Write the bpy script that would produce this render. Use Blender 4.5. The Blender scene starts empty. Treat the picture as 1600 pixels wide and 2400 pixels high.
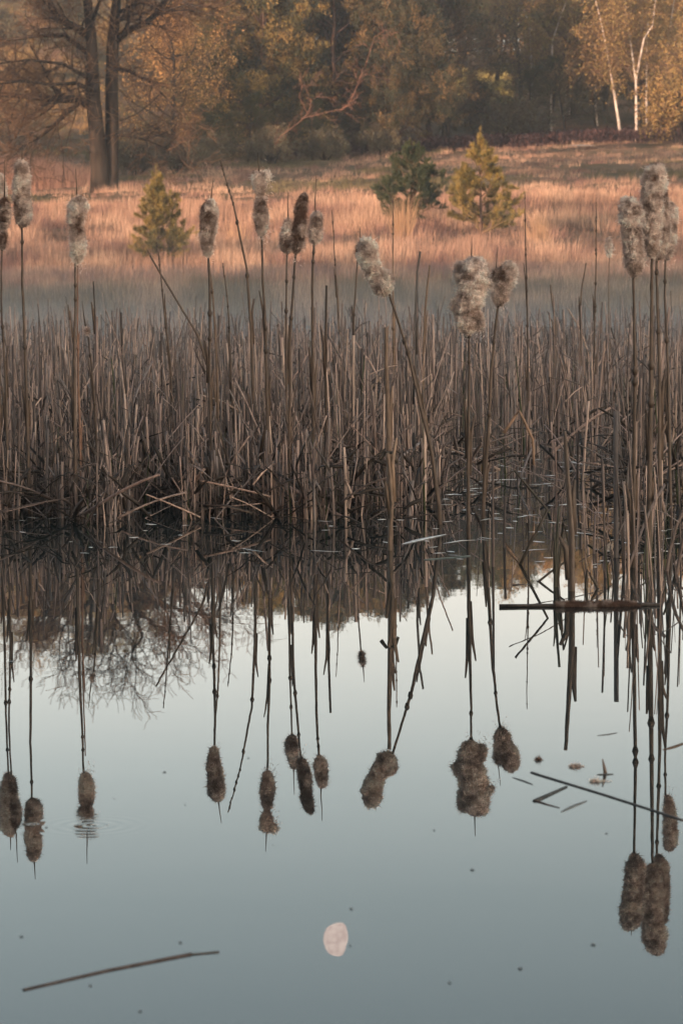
import bpy, math, random
import numpy as np
from mathutils import Vector, Matrix, noise as mn

R = math.radians
rng = random.Random(7)
nr = np.random.default_rng(7)
S = bpy.context.scene
COL = S.collection

# ------------------------------------------------------------------ camera
F = 7200.0                       # focal length in photo pixels (1600 x 2400)
H = 0.95
PITCH, ROLL = math.atan(600 / F), R(0.52)
cp, sp, cr, sr = math.cos(PITCH), math.sin(PITCH), math.cos(ROLL), math.sin(ROLL)
_r0, _u0, FWD = Vector((1, 0, 0)), Vector((0, sp, cp)), Vector((0, cp, -sp))
RIGHT = _r0 * cr - _u0 * sr
UP = _u0 * cr + _r0 * sr
cam_d = bpy.data.cameras.new("camera")
cam = bpy.data.objects.new("camera", cam_d)
COL.objects.link(cam)
M3 = Matrix((RIGHT, UP, -FWD)).transposed()
cam.matrix_world = Matrix.Translation((0, 0, H)) @ M3.to_4x4()
cam_d.sensor_fit = 'VERTICAL'
cam_d.sensor_height = 36
cam_d.sensor_width = 24
cam_d.lens = F / 2400 * 36
cam_d.clip_start = 0.1
cam_d.clip_end = 6000
cam_d.dof.use_dof = True
cam_d.dof.focus_distance = 10.6
cam_d.dof.aperture_fstop = 15
S.camera = cam

# ------------------------------------------------------------------ light
SUN_EL, SUN_AZ = R(6.5), R(42)        # sun low, behind the camera and to its left
SUN_DIR = Vector((-math.sin(SUN_AZ) * math.cos(SUN_EL), -math.cos(SUN_AZ) * math.cos(SUN_EL), math.sin(SUN_EL)))
w = bpy.data.worlds.new("World")
S.world = w
w.use_nodes = True
nt = w.node_tree
bg = nt.nodes["Background"]
sky = nt.nodes.new("ShaderNodeTexSky")
sky.sky_type = 'NISHITA'
sky.sun_disc = False
sky.sun_elevation = SUN_EL
sky.sun_rotation = math.pi - SUN_AZ
sky.air_density = 1.0
sky.dust_density = 2.0
sky.ozone_density = 1.0
# pale pink band of the dawn sky low over the horizon opposite the sun
_g = nt.nodes.new("ShaderNodeNewGeometry")
_s = nt.nodes.new("ShaderNodeSeparateXYZ")
_m = nt.nodes.new("ShaderNodeMapRange")
_r = nt.nodes.new("ShaderNodeValToRGB")
_a = nt.nodes.new("ShaderNodeMix")
_a.data_type, _a.blend_type = 'RGBA', 'ADD'
nt.links.new(_g.outputs["Incoming"], _s.inputs[0])
_m.inputs[1].default_value, _m.inputs[2].default_value = 0.0, -0.30
nt.links.new(_s.outputs["Z"], _m.inputs[0])
nt.links.new(_m.outputs[0], _r.inputs[0])
_e = _r.color_ramp.elements
_e[0].position, _e[0].color = 0.0, (4.2, 3.5, 3.05, 1)
_e[1].position, _e[1].color = 1.0, (.1, .18, .17, 1)
for _p, _c in ((.36, (3.1, 2.6, 2.35, 1)), (.45, (2.3, 2.05, 1.9, 1)), (.557, (1.25, 1.27, 1.2, 1)), (.69, (.45, .56, .52, 1)), (.85, (.08, .2, .18, 1))):
    _r.color_ramp.elements.new(_p).color = _c
_a.inputs[0].default_value = 1.0
_h = nt.nodes.new("ShaderNodeHueSaturation")
_h.inputs["Saturation"].default_value = .56
nt.links.new(sky.outputs[0], _h.inputs["Color"])
nt.links.new(_h.outputs[0], _a.inputs[6])
nt.links.new(_r.outputs[0], _a.inputs[7])
nt.links.new(_a.outputs[2], bg.inputs[0])
bg.inputs[1].default_value = 0.108
sl = bpy.data.lights.new("sun", 'SUN')
sl.energy = 4.2
sl.angle = R(0.55)
sl.color = (1.0, 0.67, 0.47)
so = bpy.data.objects.new("sun", sl)
COL.objects.link(so)
so.rotation_euler = SUN_DIR.to_track_quat('Z', 'Y').to_euler()

S.view_settings.view_transform = 'Standard'
S.view_settings.look = 'None'
S.view_settings.exposure = 1.6
S.view_settings.gamma = 1
S.render.engine = 'CYCLES'
cy = S.cycles
cy.max_bounces = 7
cy.diffuse_bounces = 3
cy.glossy_bounces = 3
cy.transmission_bounces = 3
cy.volume_bounces = 1
cy.transparent_max_bounces = 6
cy.use_denoising = True
cy.sample_clamp_indirect = 6
cy.caustics_reflective = False
cy.caustics_refractive = False


# ------------------------------------------------------------------ helpers
def ray(px, py):
    return (RIGHT * ((px - 800) / F) + UP * (-(py - 1200) / F) + FWD)


def at(px, py, D):                     # photo pixel -> point at depth y = D
    d = ray(px, py)
    return Vector((0, 0, H)) + d * (D / d.y)


def onwater(px, py, z=0.0):            # photo pixel -> point on the water
    d = ray(px, py)
    return Vector((0, 0, H)) + d * ((z - H) / d.z)


_PD = [-60, -9, -5, 0, 38, 41, 46, 52, 58, 63, 70, 80, 100, 120, 128, 150, 180, 220, 320]
_PZ = [0.9, 0.5, 0.05, -.35, -.35, 0.0, 0.2, 0.5, 0.95, 1.4, 2.0, 2.65, 3.6, 4.75, 5.2, 8.3, 12.2, 15, 17]


def gz(x, y):
    z = float(np.interp(y + 1.3 * mn.noise((x * .12, y * .02, 3.1)) * (1 if y > 30 else 0), _PD, _PZ))
    t = min(max((y - 60) / 40, 0), 1)
    z += 0.03 * max(-16, min(16, x)) * t
    if y > 43:
        z += 0.10 * mn.noise((x * .35, y * .2, 0)) + .05 * mn.noise((x * 1.1, y * .7, 5))
    if y > 115 and x < -3:
        a, c = min(1, (-x - 3) / 11), min(1, (y - 115) / 85)
        z += 9.0 * a * a * (3 - 2 * a) * c * c * (3 - 2 * c)
    if abs(x) > 55:
        z = max(z, min(1.0, (abs(x) - 58) * .1))
    return z


def ground_at(px, D):                  # point on the ground under photo column px at depth D
    x = (px - 800) / F * D
    return Vector((x, D, gz(x, D)))


class MB:
    def __init__(s):
        s.V, s.C, s.Q, s.T, s.n = [], [], [], [], 0

    def add(s, v, c, q=None, t=None):
        v = np.asarray(v, float).reshape(-1, 3)
        c = np.asarray(c, float)
        if c.ndim == 1:
            c = np.tile(c, (len(v), 1))
        s.V.append(v)
        s.C.append(c)
        if q is not None and len(q):
            s.Q.append(np.asarray(q, int).reshape(-1, 4) + s.n)
        if t is not None and len(t):
            s.T.append(np.asarray(t, int).reshape(-1, 3) + s.n)
        s.n += len(v)

    def tube(s, path, rad, n=4, tint=(.5, .5, .5), flat=1.0, ang=0.0, tint2=None):
        m = len(path)
        P = np.array([tuple(p) for p in path], float)
        Tn = np.gradient(P, axis=0)
        Tn /= np.linalg.norm(Tn, axis=1)[:, None] + 1e-9
        side = np.array([math.cos(ang), math.sin(ang), 0.0])
        A = side - Tn * (Tn @ side)[:, None]
        bad = np.linalg.norm(A, axis=1) < .15
        if bad.any():
            alt = np.array([0.3, 0.2, .93])
            A[bad] = (alt - Tn * (Tn @ alt)[:, None])[bad]
        A /= np.linalg.norm(A, axis=1)[:, None]
        B = np.cross(Tn, A)
        rad = np.asarray(rad, float) * np.ones(m)
        th = np.arange(n) * 2 * math.pi / n
        V = (P[:, None, :] + rad[:, None, None] * (np.cos(th)[None, :, None] * A[:, None, :]
             + flat * np.sin(th)[None, :, None] * B[:, None, :])).reshape(-1, 3)
        i = np.arange(m - 1)[:, None] * n
        j = np.arange(n)[None, :]
        k = (j + 1) % n
        q = np.stack([i + j, i + k, i + n + k, i + n + j], -1).reshape(-1, 4)
        t = []
        for a in range(1, n - 1):
            t.append((0, a + 1, a))
            b = (m - 1) * n
            t.append((b, b + a, b + a + 1))
        c = np.asarray(tint, float)
        if tint2 is not None:
            f = np.repeat(np.linspace(0, 1, m), n)[:, None]
            c = c * (1 - f) + np.asarray(tint2, float) * f
        s.add(V, c, q, t)

    def cards(s, C, A, W, L, wd, tint):       # diamond-shaped leaves
        C, A, W = np.asarray(C), np.asarray(A), np.asarray(W)
        L = (np.asarray(L) * np.ones(len(C)))[:, None]
        wd = (np.asarray(wd) * np.ones(len(C)))[:, None]
        V = np.stack([C, C + A * L * .5 + W * wd * .5, C + A * L, C + A * L * .5 - W * wd * .5], 1)
        k = np.arange(len(C))[:, None] * 4
        t = np.asarray(tint, float)
        t = np.repeat(t, 4, 0) if t.ndim == 2 else t
        s.add(V, t, k + np.array([[0, 1, 2, 3]]))

    def spikes(s, C, A, W, L, wd, tint):      # thin triangles
        C, A, W = np.asarray(C), np.asarray(A), np.asarray(W)
        L = (np.asarray(L) * np.ones(len(C)))[:, None]
        wd = (np.asarray(wd) * np.ones(len(C)))[:, None]
        V = np.stack([C - W * wd * .5, C + W * wd * .5, C + A * L], 1)
        k = np.arange(len(C))[:, None] * 3
        t = np.asarray(tint, float)
        t = np.repeat(t, 3, 0) if t.ndim == 2 else t
        s.add(V, t, None, k + np.array([[0, 1, 2]]))

    def build(s, name, mat, parent=None, smooth=False, origin=None):
        V = np.concatenate(s.V)
        Cc = np.concatenate(s.C)
        if origin is not None:
            V = V - np.array(tuple(origin))
        Q = np.concatenate(s.Q) if s.Q else np.zeros((0, 4), int)
        T = np.concatenate(s.T) if s.T else np.zeros((0, 3), int)
        me = bpy.data.meshes.new(name)
        me.vertices.add(len(V))
        me.vertices.foreach_set("co", V.astype(np.float32).ravel())
        idx = np.concatenate([Q.ravel(), T.ravel()])
        me.loops.add(len(idx))
        me.loops.foreach_set("vertex_index", idx.astype(np.int32))
        tot = np.concatenate([np.full(len(Q), 4), np.full(len(T), 3)])
        st = np.concatenate([[0], np.cumsum(tot)[:-1]])
        me.polygons.add(len(tot))
        me.polygons.foreach_set("loop_start", st.astype(np.int32))
        me.polygons.foreach_set("loop_total", tot.astype(np.int32))
        if smooth:
            me.polygons.foreach_set("use_smooth", np.ones(len(tot), bool))
        a = me.attributes.new("tint", 'FLOAT_COLOR', 'POINT')
        a.data.foreach_set("color", np.concatenate([Cc, np.ones((len(Cc), 1))], 1).astype(np.float32).ravel())
        me.update()
        me.validate()
        me.materials.append(mat)
        o = bpy.data.objects.new(name, me)
        COL.objects.link(o)
        if parent:
            o.parent = parent
        if origin is not None:
            o.location = origin
        return o


def tag(o, label=None, cat=None, group=None, kind=None):
    if label: o["label"] = label
    if cat: o["category"] = cat
    if group: o["group"] = group
    if kind: o["kind"] = kind
    return o


def empty(name, loc, label, cat, group=None):
    o = bpy.data.objects.new(name, None)
    o.empty_display_size = .1
    COL.objects.link(o)
    o.location = loc
    return tag(o, label, cat, group)


def copy_tree(o, loc, rz, sc, label, group):
    c = o.copy()
    COL.objects.link(c)
    c.location, c.rotation_euler, c.scale = loc, (0, 0, rz), (sc, sc, sc)
    tag(c, label, None, group)
    for ch in o.children:
        d = ch.copy()
        COL.objects.link(d)
        d.parent = c
    return c


# ------------------------------------------------------------------ materials
def mat(name, rough=.8, spec=.2, transl=0.0, streak=None, amount=.35, bump=0):
    m = bpy.data.materials.new(name)
    m.use_nodes = True
    t = m.node_tree
    b = t.nodes["Principled BSDF"]
    b.inputs["Roughness"].default_value = rough
    b.inputs["Specular IOR Level"].default_value = spec
    a = t.nodes.new("ShaderNodeAttribute")
    a.attribute_name = "tint"
    colr = a.outputs["Color"]
    if streak:
        tc = t.nodes.new("ShaderNodeTexCoord")
        mp = t.nodes.new("ShaderNodeMapping")
        mp.inputs["Scale"].default_value = streak
        no = t.nodes.new("ShaderNodeTexNoise")
        no.inputs["Scale"].default_value = 1
        no.inputs["Detail"].default_value = 5
        t.links.new(tc.outputs["Object"], mp.inputs[0])
        t.links.new(mp.outputs[0], no.inputs["Vector"])
        mr = t.nodes.new("ShaderNodeMapRange")
        mr.inputs[1].default_value = .3
        mr.inputs[2].default_value = .7
        mr.inputs[3].default_value = 1 - amount
        mr.inputs[4].default_value = 1 + amount
        t.links.new(no.outputs["Fac"], mr.inputs[0])
        mx = t.nodes.new("ShaderNodeVectorMath")
        mx.operation = 'SCALE'
        t.links.new(colr, mx.inputs[0])
        t.links.new(mr.outputs[0], mx.inputs["Scale"])
        colr = mx.outputs[0]
        if bump:
            bp = t.nodes.new("ShaderNodeBump")
            bp.inputs["Strength"].default_value = .6
            bp.inputs["Distance"].default_value = bump
            t.links.new(no.outputs["Fac"], bp.inputs["Height"])
            t.links.new(bp.outputs[0], b.inputs["Normal"])
    t.links.new(colr, b.inputs["Base Color"])
    if transl:
        tr = t.nodes.new("ShaderNodeBsdfTranslucent")
        t.links.new(colr, tr.inputs[0])
        ms = t.nodes.new("ShaderNodeMixShader")
        ms.inputs[0].default_value = transl
        t.links.new(b.outputs[0], ms.inputs[1])
        t.links.new(tr.outputs[0], ms.inputs[2])
        t.links.new(ms.outputs[0], t.nodes["Material Output"].inputs[0])
    return m


M_REED = mat("dry_reed", .65, .25, .12, (90, 90, 9), .38)
M_STEM = mat("cattail_stem", .6, .3, 0, (120, 120, 25), .4)
M_FLUFF = mat("seed_fluff", .95, .05, .3, (60, 60, 60), .22)
M_BARK = mat("bark", .9, .1, 0, (9, 9, 2.2), .45, .03)
M_LEAF = mat("leaf", .7, .15, .3)
M_GRASS = mat("dry_grass", .8, .1, .25)
M_FLOAT = mat("wet_debris", .75, .12, 0, (40, 40, 40), .35)
M_STRAW = mat("wet_straw", .22, .9, 0, (40, 40, 40), .3)


def water_mat():
    m = bpy.data.materials.new("pond_water")
    m.use_nodes = True
    t = m.node_tree
    t.nodes.remove(t.nodes["Principled BSDF"])
    L = t.links
    out = t.nodes["Material Output"]
    gl = t.nodes.new("ShaderNodeBsdfGlossy")
    gl.inputs["Roughness"].default_value = 0.0
    gl.inputs["Color"].default_value = (1, 1, 1, 1)
    df = t.nodes.new("ShaderNodeBsdfDiffuse")
    df.inputs["Color"].default_value = (.014, .021, .021, 1)
    fr = t.nodes.new("ShaderNodeFresnel")
    fr.inputs["IOR"].default_value = 1.34
    mx = t.nodes.new("ShaderNodeMixShader")
    tc = t.nodes.new("ShaderNodeTexCoord")

    def vm(op, a, b=None, sc=None):
        n = t.nodes.new("ShaderNodeVectorMath")
        n.operation = op
        for i, x in enumerate((a, b)):
            if x is None: continue
            if isinstance(x, tuple):
                n.inputs[i].default_value = x
            else:
                L.new(x, n.inputs[i])
        if sc is not None:
            if isinstance(sc, float):
                n.inputs["Scale"].default_value = sc
            else:
                L.new(sc, n.inputs["Scale"])
        return n

    def math_(op, a, b=None):
        n = t.nodes.new("ShaderNodeMath")
        n.operation = op
        for i, x in enumerate((a, b)):
            if x is None: continue
            if isinstance(x, (int, float)):
                n.inputs[i].default_value = x
            else:
                L.new(x, n.inputs[i])
        return n.outputs[0]

    # slope of the surface: faint wind texture ...
    mp = t.nodes.new("ShaderNodeMapping")
    mp.inputs["Scale"].default_value = (4, 11, 1)
    L.new(tc.outputs["Object"], mp.inputs[0])
    no = t.nodes.new("ShaderNodeTexNoise")
    no.inputs["Scale"].default_value = 1
    no.inputs["Detail"].default_value = 3
    L.new(mp.outputs[0], no.inputs["Vector"])
    sl_ = vm('SCALE', vm('SUBTRACT', no.outputs["Color"], (.5, .5, .5)).outputs[0], None, RIPPLE_H)
    sl_ = vm('MULTIPLY', sl_.outputs[0], (.4, 1.0, 0)).outputs[0]
    # ... and the rings where something touched it
    for (c, Rr, lam, amp) in RINGS:
        dv = vm('SUBTRACT', tc.outputs["Object"], (c.x, c.y, 0))
        r = vm('LENGTH', dv.outputs[0]).outputs["Value"]
        s_ = math_('COSINE', math_('MULTIPLY', r, 2 * math.pi / lam))
        q = math_('DIVIDE', r, Rr)
        e = math_('POWER', 2.718, math_('MULTIPLY', math_('MULTIPLY', q, q), -1.0))
        k = math_('MULTIPLY', math_('MULTIPLY', s_, e), amp)
        u = vm('NORMALIZE', dv.outputs[0])
        sl_ = vm('ADD', sl_, vm('SCALE', u.outputs[0], None, k).outputs[0]).outputs[0]
    nrm = vm('NORMALIZE', vm('ADD', vm('MULTIPLY', sl_, (-1, -1, 0)).outputs[0], (0, 0, 1)).outputs[0])
    for n in (gl, fr):
        L.new(nrm.outputs[0], n.inputs["Normal"])
    L.new(fr.outputs[0], mx.inputs[0])
    L.new(df.outputs[0], mx.inputs[1])
    L.new(gl.outputs[0], mx.inputs[2])
    L.new(mx.outputs[0], out.inputs[0])
    return m


RIPPLE_H = 0.0021
RINGS = [(onwater(217, 1935), .075, .026, .018), (onwater(79, 1932), .016, .018, .016)]
M_WATER = water_mat()


def ground_mat():
    m = bpy.data.materials.new("meadow_soil")
    m.use_nodes = True
    t = m.node_tree
    b = t.nodes["Principled BSDF"]
    b.inputs["Roughness"].default_value = .95
    b.inputs["Specular IOR Level"].default_value = .05
    tc = t.nodes.new("ShaderNodeTexCoord")
    mp = t.nodes.new("ShaderNodeMapping")
    mp.inputs["Scale"].default_value = (.35, .12, 1)
    t.links.new(tc.outputs["Object"], mp.inputs[0])
    n1 = t.nodes.new("ShaderNodeTexNoise")
    n1.inputs["Scale"].default_value = 1
    n1.inputs["Detail"].default_value = 8
    n1.inputs["Roughness"].default_value = .65
    t.links.new(mp.outputs[0], n1.inputs["Vector"])
    cr_ = t.nodes.new("ShaderNodeValToRGB")
    e = cr_.color_ramp.elements
    e[0].position, e[0].color = .33, (.050, .046, .022, 1)
    e[1].position, e[1].color = .68, (.235, .135, .085, 1)
    k = cr_.color_ramp.elements.new(.50)
    k.color = (.135, .095, .055, 1)
    t.links.new(n1.outputs["Fac"], cr_.inputs[0])
    t.links.new(cr_.outputs[0], b.inputs["Base Color"])
    return m


# ------------------------------------------------------------------ ground, water
def ground():
    xs = np.concatenate([np.linspace(-118, -24, 24), np.linspace(-22, 22, 110), np.linspace(24, 118, 24)])
    ys = np.concatenate([np.linspace(-52, 36, 26), np.linspace(37, 132, 190), np.linspace(134, 315, 60)])
    V = [(x, y, gz(x, y)) for y in ys for x in xs]
    nx, ny = len(xs), len(ys)
    i = np.arange(ny - 1)[:, None] * nx
    j = np.arange(nx - 1)[None, :]
    q = np.stack([i + j, i + j + 1, i + nx + j + 1, i + nx + j], -1).reshape(-1, 4)
    b = MB()
    b.add(V, (.1, .1, .1), q)
    tag(b.build("ground", ground_mat(), None, True), kind="structure")
    b = MB()
    xs = [-70, 70]
    b.add([(-70, -8, 0), (70, -8, 0), (70, 46, 0), (-70, 46, 0)], (.1, .1, .1), [(0, 1, 2, 3)])
    tag(b.build("water", M_WATER), kind="structure")


ground()


# ------------------------------------------------------------------ grass on the meadow (countless)
def meadow_grass():
    b = MB()
    tufts = []
    while len(tufts) < 21000:
        u = rng.random()
        D = 41.3 + 34 * u ** 1.15 if rng.random() < .66 else 70 + 60 * rng.random()
        x = rng.uniform(-1, 1) * (D * .125 + 1.5)
        n1 = mn.noise((x * .30, D * .11, 9.0)) + .5 * mn.noise((x * .8, D * .5, 19.0))
        n2 = mn.noise((x * .9, D * .35, 2.0))
        tall = .5 + .9 * n1 + .5 * n2
        if D < 52:
            h = .16 + .14 * max(0, (D - 43) / 9) + .2 * rng.random() * (1 + n1)
        elif D < 72:
            h = .24 + .34 * max(0, tall) * rng.uniform(.6, 1.15)
        else:
            h = .13 + .20 * max(0, tall) * rng.random()
        if n1 < -.25 and D > 52:
            base = (.15, .095, .070)
            h *= .62
        elif D < 50:
            base = (.16, .125, .080) if n2 < 0 else ((.34, .235, .165) if n2 > .2 else (.25, .18, .125))
        elif n2 > .18:
            base = (.44, .285, .20)
        elif n2 < -.2:
            base = (.21, .118, .095)
        else:
            base = (.34, .205, .145)
        if D > 78 and mn.noise((x * .2, D * .09, 31.0)) > .08:
            base = (.13, .105, .055)
        tufts.append((x, D, gz(x, D), h, base))
    for k in range(5200):                                    # coarse grass on the hill at the left
        D = rng.uniform(126, 205)
        x = -rng.uniform(.02, 1) * D * .128
        q = mn.noise((x * .22, D * .08, 40.0)) + .5 * mn.noise((x * .7, D * .25, 44.0))
        base = (.36, .23, .10) if q > .1 else ((.20, .165, .065) if q > -.15 else (.12, .10, .05))
        tufts.append((x, D, gz(x, D), .25 + .35 * max(0, q), base))
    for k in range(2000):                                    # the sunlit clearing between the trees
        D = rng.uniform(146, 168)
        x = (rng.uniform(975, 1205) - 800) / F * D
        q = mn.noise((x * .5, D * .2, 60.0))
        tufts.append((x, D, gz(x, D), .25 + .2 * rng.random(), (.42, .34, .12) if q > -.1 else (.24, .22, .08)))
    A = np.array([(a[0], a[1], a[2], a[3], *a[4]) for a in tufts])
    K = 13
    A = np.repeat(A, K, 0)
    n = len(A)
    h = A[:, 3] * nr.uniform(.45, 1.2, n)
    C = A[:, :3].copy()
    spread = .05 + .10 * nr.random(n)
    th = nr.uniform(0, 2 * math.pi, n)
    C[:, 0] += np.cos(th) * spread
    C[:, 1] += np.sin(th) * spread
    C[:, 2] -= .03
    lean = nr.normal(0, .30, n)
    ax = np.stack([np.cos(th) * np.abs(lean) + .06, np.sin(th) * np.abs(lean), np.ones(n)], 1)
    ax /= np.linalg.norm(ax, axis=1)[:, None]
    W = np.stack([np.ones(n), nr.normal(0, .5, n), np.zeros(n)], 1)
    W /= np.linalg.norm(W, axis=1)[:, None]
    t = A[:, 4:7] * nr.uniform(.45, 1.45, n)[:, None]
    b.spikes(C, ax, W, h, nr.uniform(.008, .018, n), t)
    tag(b.build("grass", M_GRASS), "dry straw coloured grass covering the sunlit meadow slope", "grass", kind="stuff")
    # tall tussocks that stand out
    for px, D, hh, nb, lab in ((948, 60.5, 1.0, 230, "tall pale grass tussock below the dark young pine"),
                               (1268, 60, .75, 120, "thin upright grass tuft right of the golden young pine"),
                               (560, 60, .7, 150, "orange lit grass tussock between the leaning bare stalk and the pinched cattail"),
                               (330, 58, .62, 130, "broad straw tussock just left of the smallest young pine")):
        p = ground_at(px, D)
        b = MB()
        th = nr.uniform(0, 6.283, nb)
        rr = nr.uniform(0, .16, nb)
        C = np.stack([p.x + np.cos(th) * rr, p.y + np.sin(th) * rr, np.full(nb, p.z - .03)], 1)
        ln = np.abs(nr.normal(0, .28, nb))
        ax = np.stack([np.cos(th) * ln, np.sin(th) * ln, np.ones(nb)], 1)
        ax /= np.linalg.norm(ax, axis=1)[:, None]
        W = np.tile(np.array([[1, .2, 0]]), (nb, 1))
        b.spikes(C, ax, W, hh * nr.uniform(.45, 1.05, nb), nr.uniform(.010, .020, nb),
                 np.array([[.44, .27, .16]]) * nr.uniform(.7, 1.25, nb)[:, None])
        tag(b.build("grass_tussock", M_GRASS, None, False, p), lab, "grass tussock", "grass tussocks on the meadow")
    # heather strip at the far edge of the meadow, in front of the wood
    b = MB()
    n = 16000
    px = nr.uniform(690, 1680, n)
    D = 123 + 5.5 * nr.random(n)
    x = (px - 800) / F * D
    keep = np.array([mn.noise((a * .5, c * .2, 4)) > -.45 for a, c in zip(x, D)])
    x, D = x[keep], D[keep]
    n = len(x)
    z = np.array([gz(a, c) for a, c in zip(x, D)]) + nr.uniform(-.02, .42, n)
    th = nr.uniform(0, 6.283, n)
    ax = np.stack([np.cos(th) * .6, np.sin(th) * .6, np.ones(n)], 1)
    ax /= np.linalg.norm(ax, axis=1)[:, None]
    W = np.stack([-np.sin(th), np.cos(th), np.zeros(n)], 1)
    b.cards(np.stack([x, D, z], 1), ax, W, nr.uniform(.1, .25, n), nr.uniform(.04, .1, n),
            np.array([[.075, .042, .040]]) * nr.uniform(.6, 1.5, n)[:, None])
    tag(b.build("heather", M_LEAF), "low dark purple brown heather strip along the wood edge", "heather", kind="stuff")
    # small pale patch
    b = MB()
    p = ground_at(1366, 118)
    N = 22
    V = [(p.x, p.y, p.z + .16)]
    for k in range(N):
        a = k / N * 6.283
        rr = 1 + .2 * mn.noise((math.cos(a) * 2, math.sin(a) * 2, 1))
        xx, yy = p.x + .55 * rr * math.cos(a), p.y + 1.6 * rr * math.sin(a)
        V.append((xx, yy, p.z + .13 + .04 * (yy - p.y)))
    b.add(V, (.62, .55, .5), None, [(0, k + 1, (k + 1) % N + 1) for k in range(N)])
    tag(b.build("pale_patch", M_GRASS), kind="structure")


meadow_grass()


# ------------------------------------------------------------------ trees
def rot_dir(d, ang, az):
    d = d.normalized()
    a = d.orthogonal().normalized()
    b = d.cross(a)
    return (d * math.cos(ang) + (a * math.cos(az) + b * math.sin(az)) * math.sin(ang)).normalized()


def grow(mb, tips, p, d, L, r, lev, maxlev, cfg, g):
    """one branch and all it carries; tips collects the points of the last level"""
    ns = 5 if lev <= 1 else 4
    path, dd = [p.copy()], d.normalized()
    for i in range(ns):
        j = cfg['jit'] * (1 if lev else .4)
        dd = (dd + Vector((g.gauss(0, j), g.gauss(0, j), g.gauss(0, j))) + Vector((0, 0, cfg['up'][min(lev, len(cfg['up']) - 1)]))).normalized()
        path.append(path[-1] + dd * (L / ns))
    r1 = max(r * .45, cfg['rmin'])
    rad = np.linspace(r, r1, ns + 1)
    tn = cfg['tint'][min(lev, len(cfg['tint']) - 1)]
    k = g.uniform(.75, 1.25)
    mb.tube(path, rad, 6 if lev == 0 else (4 if lev == 1 else 3), (tn[0] * k, tn[1] * k, tn[2] * k))
    if lev >= maxlev:
        tips.append(path)
        return
    n = cfg['n'][lev]
    for i in range(n):
        t = cfg['t0'][lev] + (1 - cfg['t0'][lev]) * (i + g.random()) / n
        f = t * ns
        i0 = min(int(f), ns - 1)
        q = path[i0].lerp(path[i0 + 1], f - i0)
        dq = (path[i0 + 1] - path[i0])
        nd = rot_dir(dq, g.uniform(*cfg['ang']), g.uniform(0, 6.283))
        grow(mb, tips, q, nd, L * cfg['ratio'][lev] * g.uniform(.65, 1.2) * (1.15 - .5 * t * cfg.get('cone', 0)),
             max(np.interp(t, [0, 1], [r, r1]) * .55, cfg['rmin']), lev + 1, maxlev, cfg, g)


def leaf_cloud(mb, tips, per, L, wd, tints, spread, droop=0.0, rs=1):
    g = np.random.default_rng(rs)
    P = np.array([[tuple(a) for a in t] for t in tips])          # n, 5, 3
    n, m, _ = P.shape
    idx = np.repeat(np.arange(n), per)
    f = g.uniform(.15, 1, len(idx)) * (m - 1)
    i0 = np.minimum(f.astype(int), m - 2)
    fr = (f - i0)[:, None]
    C = P[idx, i0] * (1 - fr) + P[idx, i0 + 1] * fr + g.normal(0, spread, (len(idx), 3))
    A = g.normal(0, 1, (len(idx), 3))
    A[:, 2] -= droop
    A /= np.linalg.norm(A, axis=1)[:, None]
    W = np.cross(A, g.normal(0, 1, (len(idx), 3)))
    W /= np.linalg.norm(W, axis=1)[:, None] + 1e-9
    tints = np.array(tints)
    t = tints[g.integers(0, len(tints), n)][idx] * g.uniform(.7, 1.3, len(idx))[:, None]
    mb.cards(C, A, W, L * g.uniform(.6, 1.3, len(idx)), wd * g.uniform(.6, 1.3, len(idx)), t)


BROWN = [(.035, .026, .020), (.050, .035, .026), (.085, .054, .037), (.12, .072, .047)]


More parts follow.
